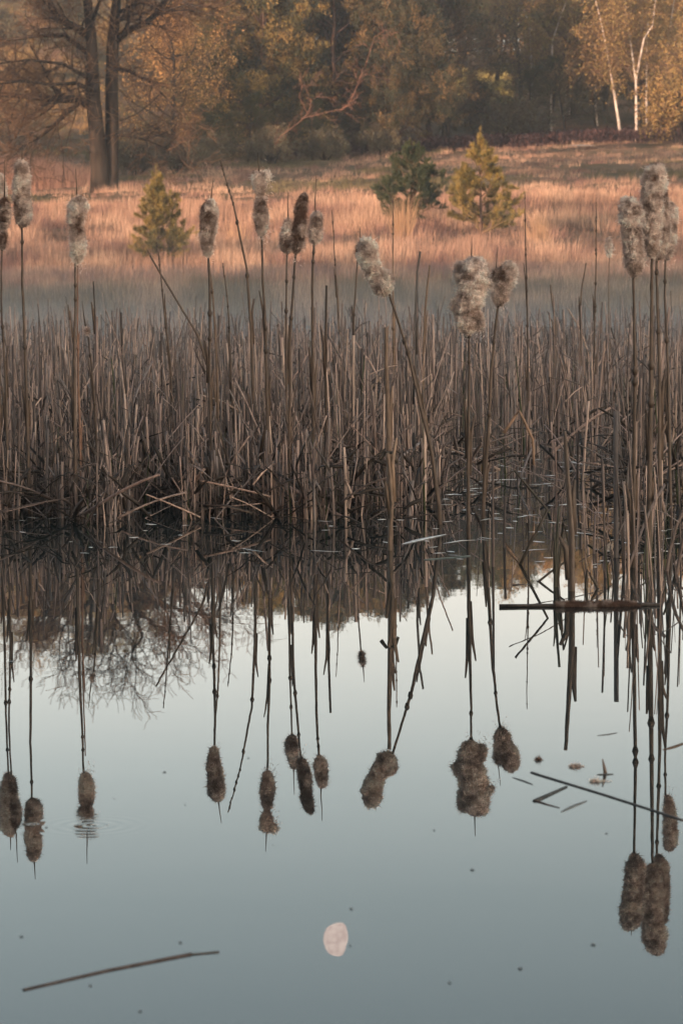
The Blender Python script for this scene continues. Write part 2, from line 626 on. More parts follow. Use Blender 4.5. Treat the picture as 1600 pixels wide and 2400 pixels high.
def oak():
    D = 86
    base = ground_at(243, D)
    root = empty("oak_tree", base, "large bare oak with twin dark trunks standing at the left of the meadow", "oak tree")
    g = random.Random(3)
    mb, tw, tips = MB(), MB(), []
    off = base

    def P(x, y, dy=0):
        if y < 0: y *= .48
        p = at(x, y, D + dy)
        return p - off

    trunkA = [P(236, 455), P(234, 400), P(226, 300), P(219, 230), P(217, 150), P(213, 70), P(205, 0), P(196, -90), P(188, -180)]
    trunkB = [P(258, 455, .1), P(262, 400, .2), P(263, 300, .3), P(262, 200, .4), P(264, 110, .4), P(270, 40, .4), P(276, -50, .3), P(290, -150, .1), P(300, -230, 0)]
    mb.tube(trunkA, [.30, .25, .22, .20, .17, .15, .12, .08, .04], 10, BROWN[0])
    mb.tube(trunkB, [.24, .20, .19, .18, .17, .14, .11, .08, .04], 10, BROWN[0])
    cfg = dict(jit=.17, up=[.05, .04, .03, .0], n=[9, 7, 5, 0], t0=[.15, .15, .1, 0], ratio=[.42, .5, .55, 0], ang=(.5, 1.15), rmin=.0075,
               tint=[BROWN[0], BROWN[1], (.10, .06, .04), (.17, .10, .06)])  # shade put into the dark bark, sunlit orange into the twig tips
    limbs = []
    def limb(pts, r):
        path = [P(*q) for q in pts]
        n = len(path)
        mb.tube(path, np.linspace(r * 1.2, r * .4, n), 6, BROWN[0])
        for k in range(n - 1):
            seg = path[k + 1] - path[k]
            for m in range(3):
                q = path[k].lerp(path[k + 1], g.random())
                grow(tw, tips, q, rot_dir(seg, g.uniform(.5, 1.2), g.uniform(0, 6.283)), g.uniform(.9, 1.7), r * .34, 1, 3, cfg, g)
        grow(tw, tips, path[-1], path[-1] - path[-2], 1.5, r * .3, 1, 3, cfg, g)
    limb([(214, 250), (185, 232), (140, 233), (85, 228), (30, 224), (-40, 215), (-110, 190)], .11)
    limb([(190, 238), (160, 262), (120, 300), (85, 328), (50, 340), (10, 360, 1)], .06)
    limb([(224, 215, -.3), (180, 195, -.8), (120, 198, -1.2), (50, 190, -1.6), (-30, 200, -2)], .06)
    limb([(210, 85), (175, 62), (140, 48), (122, 15), (105, -40), (90, -110)], .10)
    limb([(213, 130, .2), (150, 82, .8), (80, 85, 1.2), (10, 95, 1.5), (-60, 100, 1.6)], .07)
    limb([(266, 100, .4), (300, 72, .2), (345, 52, 0), (380, 20, 0), (394, -30, 0), (420, -100, 0)], .10)
    limb([(268, 55, .4), (300, 35, 1), (340, 30, 1.6), (400, -10, 2), (450, -60, 2)], .06)
    limb([(276, 30, .4), (330, 5, -.6), (385, 25, -1.2), (440, 10, -1.6)], .05)
    limb([(264, 315, .3), (310, 320, 0), (350, 330, -.3), (400, 352, -.6)], .04)
    limb([(263, 160, .3), (300, 165, -.5), (350, 190, -1), (400, 240, -1.4)], .055)
    limb([(205, -10), (160, -60), (110, -120), (70, -190)], .09)
    limb([(196, -90), (150, -170), (120, -250)], .07)
    limb([(188, -170), (190, -250), (180, -330)], .05)
    limb([(280, -80, .3), (350, -130, .3), (420, -170, 0), (470, -190, 0)], .08)
    limb([(292, -160, 0), (340, -230, 0), (390, -280, 0)], .06)
    limb([(300, -225, 0), (310, -290, 0), (290, -345, 0)], .05)
    limb([(276, -40, .4), (240, -130, 1), (250, -220, 1.4), (235, -310, 1.5)], .06)
    limb([(213, 60, -.2), (235, 0, -1.2), (330, -60, -1.6), (370, -120, -1.6)], .05)
    limb([(218, 190), (150, 150, -.6), (70, 140, -1), (-10, 150, -1.2)], .05)
    mb.build("trunk", M_BARK, root, True)
    lv = tw
    tag(lv.build("crown", M_LEAF, root), None)


oak()


def proto(name, label, cat, make, loc, rz=0, sc=1):
    root = empty(name, loc, label, cat)
    make(root)
    root.rotation_euler = (0, 0, rz)
    root.scale = (sc, sc, sc)
    return root


def mk_twiggy(seed, h=8.5, leaf=None, tint=BROWN, wide=1.0, drop=.0, per=3, bark=None):
    def f(root):
        g = random.Random(seed)
        tr, tw, tips = MB(), MB(), []
        path = [Vector((0, 0, -.2))]
        d = Vector((g.gauss(0, .05), g.gauss(0, .05), 1))
        for k in range(8):
            d = (d + Vector((g.gauss(0, .06), g.gauss(0, .06), .05))).normalized()
            path.append(path[-1] + d * h * .9 / 8)
        tr.tube(path, np.linspace(h * .017, h * .003, 9), 7, bark or tint[0])
        cfg = dict(jit=.16, up=[0, .06, .02, -.06 - drop], n=[0, 7, 6, 0], t0=[0, .15, .1, 0], ratio=[0, .5, .55, 0], ang=(.4, 1.0), rmin=.006,
                   tint=[tint[0], tint[1], tint[2], tint[3]])
        for k in range(22):
            t = .16 + .84 * (k + g.random()) / 22
            fi = t * 8
            i0 = min(int(fi), 7)
            q = path[i0].lerp(path[i0 + 1], fi - i0)
            a = g.uniform(0, 6.283)
            el = g.uniform(.1, .9) * (.6 + t * .6)
            dd = Vector((math.cos(a) * math.cos(el), math.sin(a) * math.cos(el), math.sin(el)))
            Lb = h * .30 * wide * (math.sin(math.pi * (.25 + .7 * t))) * g.uniform(.75, 1.2)
            grow(tw, tips, q, dd, Lb, h * .005, 1, 3, cfg, g)
        if leaf:
            leaf_cloud(tw, tips, per, .10, .06, leaf, .06, .3, seed)
        tr.build("trunk", M_BARK, root, True)
        tw.build("crown", M_LEAF, root)
    return f


def mk_birch(seed, h=9.5, pts=None):
    def f(root):
        g = random.Random(seed)
        tr, tw, tips = MB(), MB(), []
        if pts:
            path = [Vector(p) for p in pts]
        else:
            path = [Vector((.05 * k * math.sin(seed + k * .9), 0, h * k / 8)) for k in range(9)]
        n = len(path)
        path = [path[0] - Vector((0, 0, .2))] + path
        hh = path[-1].z
        tr.tube(path, np.interp([p.z for p in path], [0, hh], [.062, .017]), 7, (.47, .40, .35))
        for k in range(40):                         # dark scars round the white bark
            z = hh * g.uniform(.02, .7)
            p = Vector((np.interp(z, [q.z for q in path], [q.x for q in path]), np.interp(z, [q.z for q in path], [q.y for q in path]), z))
            a = g.uniform(0, 6.283)
            rr = np.interp(z, [0, hh], [.062, .017])
            cpt = p + Vector((math.cos(a), math.sin(a), 0)) * rr * .75
            tr.tube([cpt, cpt + Vector((0, 0, g.uniform(.03, .12)))], [rr * .45, rr * .3], 5, (.09, .07, .06))
        cfg = dict(jit=.13, up=[0, .03, -.10, -.32], n=[0, 8, 6, 0], t0=[0, .2, .15, 0], ratio=[0, .5, .75, 0], ang=(.35, .9), rmin=.0055,
                   tint=[(.3, .24, .2), (.16, .10, .07), (.20, .12, .07), (.22, .13, .07)])
        zs = [q.z for q in path]
        for k in range(26):
            t = .30 + .70 * (k + g.random()) / 26
            z = t * hh
            q = Vector((np.interp(z, zs, [q.x for q in path]), np.interp(z, zs, [q.y for q in path]), z))
            a = g.uniform(0, 6.283)
            el = g.uniform(.5, 1.1)
            dd = Vector((math.cos(a) * math.cos(el), math.sin(a) * math.cos(el), math.sin(el)))
            grow(tw, tips, q, dd, hh * .24 * (1.25 - t * .75) * g.uniform(.8, 1.2), .028 * (1.2 - t), 1, 3, cfg, g)
        leaf_cloud(tw, tips, 5, .085, .055, [(.30, .20, .075), (.25, .18, .07), (.33, .21, .09), (.22, .17, .06)], .05, .8, seed)
        tr.build("trunk", M_BARK, root, True)
        tw.build("crown", M_LEAF, root)
    return f


SUNLITP = [(.085, .078, .032), (.19, .138, .047), (.055, .056, .028), (.29, .185, .062)]  # clump contrast stands in for shadows, sunlit gold put into needle colour
DARKP = [(.055, .054, .028), (.115, .085, .038), (.19, .118, .052), (.038, .040, .025)]  # same painted clump contrast for the darker pines


def mk_pine(seed, h=9.0, wide=1.0, lo=.12, pal=SUNLITP):
    def f(root):
        g = random.Random(seed)
        tr, tw, tips = MB(), MB(), []
        path = [Vector((0, 0, -.2))]
        for k in range(8):
            path.append(path[-1] + Vector((g.gauss(0, .10), g.gauss(0, .10), h / 8)))
        tr.tube(path, np.linspace(h * .02, h * .004, 9), 8, (.075, .044, .032))
        cfg = dict(jit=.18, up=[0, .05, .10, .12], n=[0, 8, 4, 0], t0=[0, .35, .3, 0], ratio=[0, .34, .55, 0], ang=(.4, 1.0), rmin=.008,
                   tint=[(.06, .036, .026), (.07, .04, .03), (.07, .045, .03), (.07, .05, .03)])
        for k in range(30):
            t = lo + (1 - lo) * (k + g.random()) / 30
            fi = t * 8
            i0 = min(int(fi), 7)
            q = path[i0].lerp(path[i0 + 1], fi - i0)
            a = g.uniform(0, 6.283)
            el = g.uniform(-.1, .5) + t * .5
            dd = Vector((math.cos(a) * math.cos(el), math.sin(a) * math.cos(el), math.sin(el)))
            grow(tw, tips, q, dd, h * .33 * wide * (1.08 - t * .8) * g.uniform(.7, 1.2), h * .006, 1, 3, cfg, g)
        leaf_cloud(tw, tips, 46, .18, .042, pal, .10, -.5, seed)
        tr.build("trunk", M_BARK, root, True)
        tw.build("crown", M_LEAF, root)
    return f


def mk_shrub(seed, h=2.2, w_=1.6, leaf=None, tint=BROWN, per=5, L=.09):
    def f(root):
        g = random.Random(seed)
        tr, tw, tips = MB(), MB(), []
        cfg = dict(jit=.18, up=[.05, .05, .03, 0], n=[5, 6, 6, 0], t0=[.25, .15, .1, 0], ratio=[.6, .55, .5, 0], ang=(.4, 1.0), rmin=.006,
                   tint=[tint[0], tint[1], tint[2], tint[3]])
        for k in range(7):
            a = k * 0.9 + g.random()
            ln = g.uniform(.1, .75) * w_ / h * 1.2
            grow(tr if k < 0 else tw, tips, Vector((g.gauss(0, .1), g.gauss(0, .1), -.1)), Vector((math.cos(a) * ln, math.sin(a) * ln, 1)), h * .62 * g.uniform(.7, 1.1), .035, 0, 3, cfg, g)
        for k in range(4):
            a = g.uniform(0, 6.283)
            tr.tube([Vector((0, 0, -.15)), Vector((math.cos(a) * .12, math.sin(a) * .12, h * .2)), Vector((math.cos(a) * .3 * w_, math.sin(a) * .3 * w_, h * .5))], [.05, .04, .02], 5, tint[0])
        if leaf:
            leaf_cloud(tw, tips, per, L, L * .6, leaf, .06, 0, seed)
        tr.build("trunk", M_BARK, root, True)
        tw.build("crown", M_LEAF, root)
    return f


def young_pine(px, D, h, w_, sunlit_tint, seed, label):
    p = ground_at(px, D)
    root = empty("young_pine", p, label, "pine sapling", "young pines on the meadow")
    g = random.Random(seed)
    tr, nd = MB(), MB()
    tr.tube([Vector((0, 0, -.1)), Vector((.01, 0, h * .3)), Vector((0, .01, h * .65)), Vector((.01, 0, h))], [.035, .028, .018, .008], 7, (.13, .08, .055))
    shoots = []

    def shoot(q, d, L, r, lev):
        path = [q]
        for k in range(4):
            d = (d + Vector((g.gauss(0, .07), g.gauss(0, .07), .10))).normalized()
            path.append(path[-1] + d * L / 4)
        tr.tube(path, np.linspace(r, r * .5, 5), 4, (.14, .085, .05))
        shoots.append(path)
        if lev < 2 and L > .14:
            for k in range(int(2.6 + L * 5)):
                t = g.uniform(.35, 1)
                i0 = min(int(t * 4), 3)
                shoot(path[i0].lerp(path[i0 + 1], t * 4 - i0), rot_dir(d, g.uniform(.5, .95), g.uniform(0, 6.283)), L * g.uniform(.3, .5), r * .6, lev + 1)

    z = h * .08
    while z < h * .95:
        t = z / h
        for k in range(g.choice((4, 5, 6))):
            a = g.uniform(0, 6.283)
            el = .12 + .75 * t + g.uniform(-.1, .15)
            L = max(.12, w_ * .5 * (1.06 - t) ** .75 * g.uniform(.6, 1.15))
            shoot(Vector((0, 0, z + g.uniform(-.03, .03))), Vector((math.cos(a) * math.cos(el), math.sin(a) * math.cos(el), math.sin(el))), L, .011, 0)
        z += h * g.uniform(.075, .105)
    for k in range(4):                               # leader and candles
        shoot(Vector((0, 0, h * .93)), Vector((g.gauss(0, .28) * (k > 0), g.gauss(0, .28) * (k > 0), 1)), h * (.20 if k == 0 else .13), .01, 2)
    P = np.array([[tuple(a) for a in s] for s in shoots])
    q = np.random.default_rng(seed)
    per = 78
    idx = np.repeat(np.arange(len(P)), per)
    f = q.uniform(.12, 1, len(idx)) * 4
    i0 = np.minimum(f.astype(int), 3)
    C = P[idx, i0] + (P[idx, i0 + 1] - P[idx, i0]) * (f - i0)[:, None]
    Tn = P[idx, i0 + 1] - P[idx, i0]
    Tn /= np.linalg.norm(Tn, axis=1)[:, None] + 1e-9
    A = Tn * .8 + q.normal(0, .6, (len(idx), 3))
    A /= np.linalg.norm(A, axis=1)[:, None]
    W = np.cross(A, q.normal(0, 1, (len(idx), 3)))
    W /= np.linalg.norm(W, axis=1)[:, None] + 1e-9
    pal = np.array([(.33, .235, .075), (.25, .19, .065), (.15, .13, .05)] if sunlit_tint else [(.066, .080, .040), (.052, .068, .038), (.080, .088, .042)])  # sunlight put into the gold needles, shade into the dark green ones
    tt = pal[q.integers(0, 3, len(P))][idx] * q.uniform(.7, 1.3, len(idx))[:, None]
    nd.spikes(C, A, W, q.uniform(.05, .09, len(idx)), q.uniform(.006, .011, len(idx)), tt)
    tr.build("trunk", M_BARK, root, True)
    nd.build("needles", M_LEAF, root)


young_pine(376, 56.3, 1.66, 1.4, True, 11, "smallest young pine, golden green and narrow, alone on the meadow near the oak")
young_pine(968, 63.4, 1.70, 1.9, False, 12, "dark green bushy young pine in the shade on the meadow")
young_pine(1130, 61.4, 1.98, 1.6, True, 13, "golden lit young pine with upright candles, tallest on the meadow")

# --- the wood behind
GRN = [(.060, .066, .026), (.078, .076, .028), (.050, .060, .026)]
OLV = [(.20, .165, .05), (.26, .19, .06), (.15, .13, .045)]
RUS = [(.46, .26, .10), (.37, .21, .09), (.52, .30, .11)]

GP = "big pines in the middle of the wood"
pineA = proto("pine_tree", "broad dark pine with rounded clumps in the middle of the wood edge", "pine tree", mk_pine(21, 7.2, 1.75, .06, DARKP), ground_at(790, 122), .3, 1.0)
pineB = proto("pine_tree", "olive lit pine at the left end of the big pine group", "pine tree", mk_pine(22, 7.4, 1.5, .08, SUNLITP), ground_at(610, 121), 1.0, .97)
for o in (pineA, pineB): tag(o, group=GP)
for px, D, pr, rz, sc, lab in ((945, 124, pineA, 2.0, 1.0, "tall dark pine at the right end of the big pine group"),
                               (870, 127, pineA, 2.4, 1.06, "dark pine standing behind the red dead limbs"),
                               (690, 124, pineB, 4.0, .98, "golden pine left of the broad dark pine"),
                               (540, 128, pineB, 5.1, .80, "lower golden pine between the oak and the big pine group"),
                               (715, 131, pineA, 3.4, 1.05, "dark pine filling the gap behind the golden pine"),
                               (800, 131, pineA, .7, 1.12, "tall pine at the back in the middle of the big pine group"),
                               (905, 121, pineA, 5.6, .72, "shorter dark pine in front at the right of the big pine group"),
                               (590, 132, pineB, 1.9, 1.05, "pine at the back left of the big pine group"),
                               (1015, 131, pineA, 3.0, .95, "narrow pine just right of the big pine group")):
    copy_tree(pr, ground_at(px, D), rz, sc, lab, GP)

twA = proto("bare_tree", "bare rust brown tree behind the twin trunked oak", "bare tree", mk_twiggy(31, 7.0, RUS, BROWN, 1.25, 0, 7), ground_at(420, 118), 0, .95)
twB = proto("bare_tree", "dark bare tree with thin straight trunk right of the big pines", "bare tree", mk_twiggy(32, 7.2, None, BROWN, 1.1), ground_at(1062, 128), 1, .98)
olA = proto("leafing_tree", "olive leafing tree behind the thin white birch", "leafing tree", mk_twiggy(33, 6.8, OLV, BROWN, 1.2, .05, 9), ground_at(1290, 133), 2, 1.0)
grA = proto("dark_tree", "dark green thicket tree between the pines and the birches", "thicket tree", mk_twiggy(34, 6.0, GRN, BROWN, 1.3, 0, 9), ground_at(1240, 130), 0, .55)
GW = "bare and leafing trees filling the wood"
for o in (twA, twB, olA, grA): tag(o, group=GW)
for px, D, pr, rz, sc, lab in (
        (480, 124, twA, 2.1, .92, "rust brown tree left of the lower pine"),
        (40, 128, twA, 1.2, .55, "low rust brown tree at the left picture edge behind the oak"),
        (1345, 137, olA, .7, 1.0, "olive tree filling the gap behind the leaning birch"),
        (1000, 170, grA, 1.1, 1.1, "dark tree at the back left of the green clearing"),
        (1045, 176, olA, 4.1, .95, "olive tree at the back of the green clearing"),
        (1100, 169, grA, 5.1, 1.1, "dark tree at the middle back of the green clearing"),
        (1140, 175, olA, 2.2, .95, "olive tree at the back right of the green clearing"),
        (1185, 168, grA, .3, 1.1, "dark tree at the far right of the green clearing"),
        (1168, 158, grA, 1.9, 1.25, "thick dark tree on the hill left of the thin white birch"),
        (1212, 152, grA, 3.3, 1.15, "dark tree on the hill behind the thin white birch"),
        (1420, 140, twA, 5.2, 1.05, "rust leafing tree behind the two white birches"),
        (1530, 136, olA, 3.9, 1.0, "yellow olive tree right of the forked birch"),
        (1620, 133, twA, 2.9, 1.0, "rust tree at the right picture edge"),
        (1230, 141, twB, 2.2, 1.0, "bare tree behind the thin white birch"),
        (1150, 168, olA, 1.5, .8, "olive tree on the hill above the green clearing"),
        (1080, 172, grA, 2.5, 1.0, "dark tree on the hill above the green clearing"),
        (1010, 166, grA, .5, 1.1, "dark tree left of the green clearing"),
        (1330, 131, grA, 4, .60, "dark thicket tree left of the leaning birch foot"),
        (1400, 133, grA, 5, .55, "dark thicket tree between the birch feet"),
        (1490, 134, grA, 1, .55, "dark thicket tree behind the forked birch foot"),
        (1570, 133, grA, 2, .55, "dark thicket tree right of the forked birch foot"),
        (1140, 133, grA, 3, .42, "low dark thicket tree under the green clearing"),
        (1040, 130, grA, 2, .42, "low dark thicket tree at the foot of the narrow pine"),
        (860, 121, grA, 1.4, .50, "dark thicket tree under the right of the big pines"),
        (740, 119, grA, 5.4, .42, "dark thicket tree behind the red dead limbs"),
        (590, 118, grA, .2, .48, "dark thicket tree under the olive lit pine"),
        (510, 116, grA, 3.5, .40, "dark thicket tree just right of the grey bush")):
    copy_tree(pr, ground_at(px, D), rz, sc, lab, GW)
# trees on the hill crest that close the wood
for k in range(44):
    px = -100 + k * 43 + rng.uniform(-25, 25)
    if 985 < px < 1190: continue
    left = px < 520
    if left and k % 2: continue
    D = rng.uniform(150, 205) if left else rng.uniform(143, 165)
    pr = rng.choice((twA, olA, twA, olA)) if left else rng.choice((twA, olA, twB, grA))
    sc = rng.uniform(.32, .62) if left else rng.uniform(.8, 1.0)
    copy_tree(pr, ground_at(px, D), rng.uniform(0, 6.28), sc,
              "small hazy tree on the hill behind the oak crown" if left else "hazy tree high up at the back of the wood",
              "hazy trees on the hill left" if left else "hazy trees at the back of the wood")

# birches
GB = "white birches at the right of the wood"


def birch_pts(px0, D, pts):
    pts = [(x, y if y > 0 else y * .45) for x, y in pts]
    o = ground_at(px0, D)
    return [tuple(at(x, y, D) - o) for x, y in pts]


b1 = proto("birch_tree", "leaning white birch, left of the two bright birches", "birch", mk_birch(41, 9, birch_pts(1456, 126, [(1456, 334), (1446, 270), (1435, 200), (1418, 100), (1405, 40), (1390, -40), (1375, -130)])), ground_at(1456, 126))
b2 = proto("birch_tree", "forked white birch, brightest of the wood edge", "birch", mk_birch(42, 9, birch_pts(1490, 125, [(1490, 336), (1490, 260), (1489, 190), (1478, 110), (1468, 50), (1464, -20), (1450, -90), (1440, -170)])), ground_at(1490, 125))
fk = MB()
oo = ground_at(1490, 125)
fp = [at(1490, 185, 125) - oo, at(1500, 130, 124.8) - oo, at(1508, 90, 124.6) - oo, at(1528, 60, 124.6) - oo, at(1535, 0, 124.6) - oo, at(1550, -35, 124.6) - oo]
fk.tube(fp, [.045, .04, .034, .027, .02, .01], 6, (.46, .39, .34))
fk.build("limb", M_BARK, b2, True)
b3 = proto("birch_tree", "thin white birch high in the wood between pines and bright birches", "birch", mk_birch(43, 9, birch_pts(1245, 136, [(1245, 345), (1246, 250), (1244, 140), (1240, 60), (1222, 10), (1205, -60), (1195, -140)])), ground_at(1245, 136))
for o in (b1, b2, b3): tag(o, group=GB)
copy_tree(b1, ground_at(1550, 131), 2.1, .9, "thin pale birch right of the forked birch", GB)
copy_tree(b3, ground_at(1518, 129), 4.4, .92, "slim birch close behind the forked birch", GB)
copy_tree(b1, ground_at(1400, 134), 5.0, 1.0, "slim birch between the thin high one and the leaning birch", GB)
copy_tree(b3, ground_at(1300, 132), 2.6, .9, "slim birch left of the leaning birch among olive twigs", GB)
copy_tree(b3, ground_at(1650, 122), 1.1, .95, "birch cut by the right picture edge", GB)
copy_tree(b3, ground_at(1345, 139), 3.5, 1.0, "birch hidden among rust twigs left of the leaning birch", GB)

# shrubs
GS = "bushes at the wood edge"
sh1 = proto("bush", "rounded grey green bush at the foot of the wood right of the oak", "bush", mk_shrub(51, 1.5, 2.0, [(.13, .115, .07), (.11, .10, .06), (.15, .12, .075)], BROWN, 7, .08), ground_at(430, 106), 0, .85)
sh2 = proto("bush", "yellow lit bush at the right picture edge above the heather", "bush", mk_shrub(52, 3.6, 2.4, [(.34, .23, .08), (.29, .20, .075), (.30, .18, .08)], BROWN, 9, .10), ground_at(1600, 120), 0, 1.0)
for o in (sh1, sh2): tag(o, group=GS)
for px, D, pr, rz, sc, lab in ((330, 108, sh1, 1, .8, "low bush just right of the oak foot"),
                               (500, 112, sh1, 2, .8, "dark low bush at the left foot of the big pines"),
                               (640, 114, sh1, 3, .9, "bush at the foot of the red dead limbs"),
                               (770, 117, sh1, 4, .8, "bush under the middle of the big pines"),
                               (900, 120, sh1, 5, .85, "bush under the right of the big pines"),
                               (1110, 137, sh1, 2, 1.1, "green lit bush on the edge of the clearing"),
                               (1200, 128, sh1, 1, 1.3, "wide green bush below the clearing")):
    copy_tree(pr, ground_at(px, D), rz, sc, lab, GS)


GL = "bushes scattered over the sunlit hill"
for k, (px, D, pr, sc) in enumerate(((20, 150, sh1, 1.3), (95, 142, sh2, .5), (150, 155, sh1, 1.6), (60, 165, sh2, .7), (200, 148, sh1, 1.1), (130, 172, olA, .34), (285, 152, sh2, .55),
                                     (10, 176, olA, .42), (330, 165, sh1, 1.5), (240, 180, sh2, .7), (390, 150, sh2, .5), (-30, 160, sh1, 1.5), (180, 190, olA, .4), (80, 190, sh2, .8), (310, 185, olA, .45))):
    copy_tree(pr, ground_at(px, D), k * 1.3, sc, "hazy bush on the sunlit hill seen through the oak", GL)


# sunlit dead limbs at the pine's foot
def dead_limb():
    D = 111
    b0 = ground_at(655, D)
    root = empty("dead_tree", b0, "leaning dead pine with bare reddish limbs lit by the sun", "dead tree")
    g = random.Random(5)
    mb, tw, tips = MB(), MB(), []
    cfg = dict(jit=.2, up=[0, .02, 0, 0], n=[0, 5, 4, 0], t0=[0, .2, .2, 0], ratio=[0, .5, .5, 0], ang=(.4, 1.0), rmin=.0055,
               tint=[(.17, .085, .058)] * 4)
    for pts, r in (([(648, 345), (655, 326), (685, 306), (705, 280), (720, 262), (728, 236), (745, 226), (775, 230)], .055),
                   ([(705, 280), (760, 262), (800, 255), (815, 240), (822, 252)], .045),
                   ([(800, 256), (815, 245), (826, 225), (842, 190), (856, 155), (850, 185), (870, 180)][:5], .06),
                   ([(842, 190), (858, 172), (868, 180)], .035),
                   ([(720, 262), (700, 225), (715, 200), (770, 205), (800, 190)], .03),
                   ([(856, 155), (880, 90), (905, 70), (940, 80)], .035)):
        path = [at(x + g.gauss(0, 3), y + g.gauss(0, 3), D) - b0 for x, y in pts]
        r *= .36
        mb.tube(path, np.linspace(r, r * .5, len(path)), 6, (.16, .082, .056))
        for k in range(len(path) - 1):
            for m in range(2):
                grow(tw, tips, path[k].lerp(path[k + 1], g.random()), rot_dir(path[k + 1] - path[k], g.uniform(.5, 1.1), g.uniform(0, 6.28)), g.uniform(.3, .8), r * .4, 1, 2, cfg, g)
    mb.build("trunk", M_BARK, root, True)
    tag(tw.build("crown", M_BARK, root), kind="stuff")


dead_limb()


# pale dead rushes at the far left, beside the oak
def far_rushes():
    b = MB()
    n = 9000
    px = -60 + 330 * nr.beta(1, 2.2, n)
    D = nr.uniform(92, 104, n)
    x = (px - 800) / F * D
    z = np.array([gz(a, c) for a, c in zip(x, D)])
    hgt = nr.uniform(.5, 1.15, n) * (1.0 - .35 * np.clip((px - 90) / 100, 0, 1))
    th = nr.uniform(0, 6.28, n)
    ax = np.stack([np.cos(th) * .2, np.sin(th) * .2, np.ones(n)], 1)
    ax /= np.linalg.norm(ax, axis=1)[:, None]
    W = np.tile(np.array([[1., .1, 0]]), (n, 1))
    b.spikes(np.stack([x, D, z], 1), ax, W, hgt, nr.uniform(.012, .03, n), np.array([[.36, .20, .145]]) * nr.uniform(.6, 1.3, n)[:, None])
    tag(b.build("rushes", M_GRASS), "band of tall pinkish dead rushes left of the oak", "rushes", kind="stuff")


far_rushes()


# unseen wood added behind the camera, shaped to shade pond and trees
def shade_woods_behind():
    b = MB()
    su = Vector((math.sin(SUN_AZ), math.cos(SUN_AZ)))      # direction the light travels (ground plan)
    sv = Vector((su.y, -su.x))
    n = 30000
    v = nr.uniform(-105, 32, n)
    lowtop = np.array([WTOP + 1.6 * mn.noise((a * .16, 1.5, 0)) + 1.0 * mn.noise((a * .6, 7.5, 0)) for a in v]) * nr.uniform(.80, 1.08, n)
    z = nr.uniform(-.3, 1, n) * lowtop
    u = WU + nr.normal(0, 1.4, n)
    n2 = 20000
    v2 = nr.uniform(-105, 32, n2)
    z2 = nr.uniform(CR0, CR1, n2)
    den = np.array([mn.noise((a * .11, c * .22, 12.0)) + .5 * mn.noise((a * .4, c * .6, 2.0)) for a, c in zip(v2, z2)])
    topv = np.interp(v2, [-105, -86, -84, -79.5, -78.5, -73.5, -72, -69, -64, -63.7, -61.2, -60.9, -57, -54, 32], [20, 20, 22.6, 22.6, 18.3, 18.3, 21, 16.5, 16.5, 22.5, 22.5, 16.5, 16.5, 20, 20])  # crown height set per strip to shade oak trunk and forest foot
    k = (den > CGAP) & (z2 < topv + 1.2 * (den - .1))
    v2, z2 = v2[k], z2[k]
    u2 = WU + nr.normal(0, 1.4, len(v2))
    v, z, u = np.concatenate([v, v2]), np.concatenate([z, z2]), np.concatenate([u, u2])
    n = len(v)
    C = np.stack([u * su.x + v * sv.x, u * su.y + v * sv.y, z], 1)
    A = nr.normal(0, 1, (n, 3))
    A /= np.linalg.norm(A, axis=1)[:, None]
    W = np.cross(A, nr.normal(0, 1, (n, 3)))
    W /= np.linalg.norm(W, axis=1)[:, None]
    b.cards(C, A, W, nr.uniform(.9, 1.6, n), nr.uniform(.7, 1.2, n), np.array([[.07, .07, .035]]) * nr.uniform(.6, 1.3, n)[:, None])
    for k in range(34):
        vv = -104 + k * 4 + rng.uniform(-1.5, 1.5)
        p = Vector((WU * su.x + vv * sv.x, WU * su.y + vv * sv.y, 0))
        b.tube([p, p + Vector((.2, 0, 9)), p + Vector((0, .3, CR1 - 1))], [.2, .16, .06], 6, (.1, .07, .05))
    tag(b.build("shade_woods", M_LEAF), "unseen wood added behind the photographer, shaped to shade pond and trees", "wood", kind="stuff")


WU, WTOP, CR0, CR1, CGAP = -34.0, 9.0, 14.8, 25.0, -.36
shade_woods_behind()


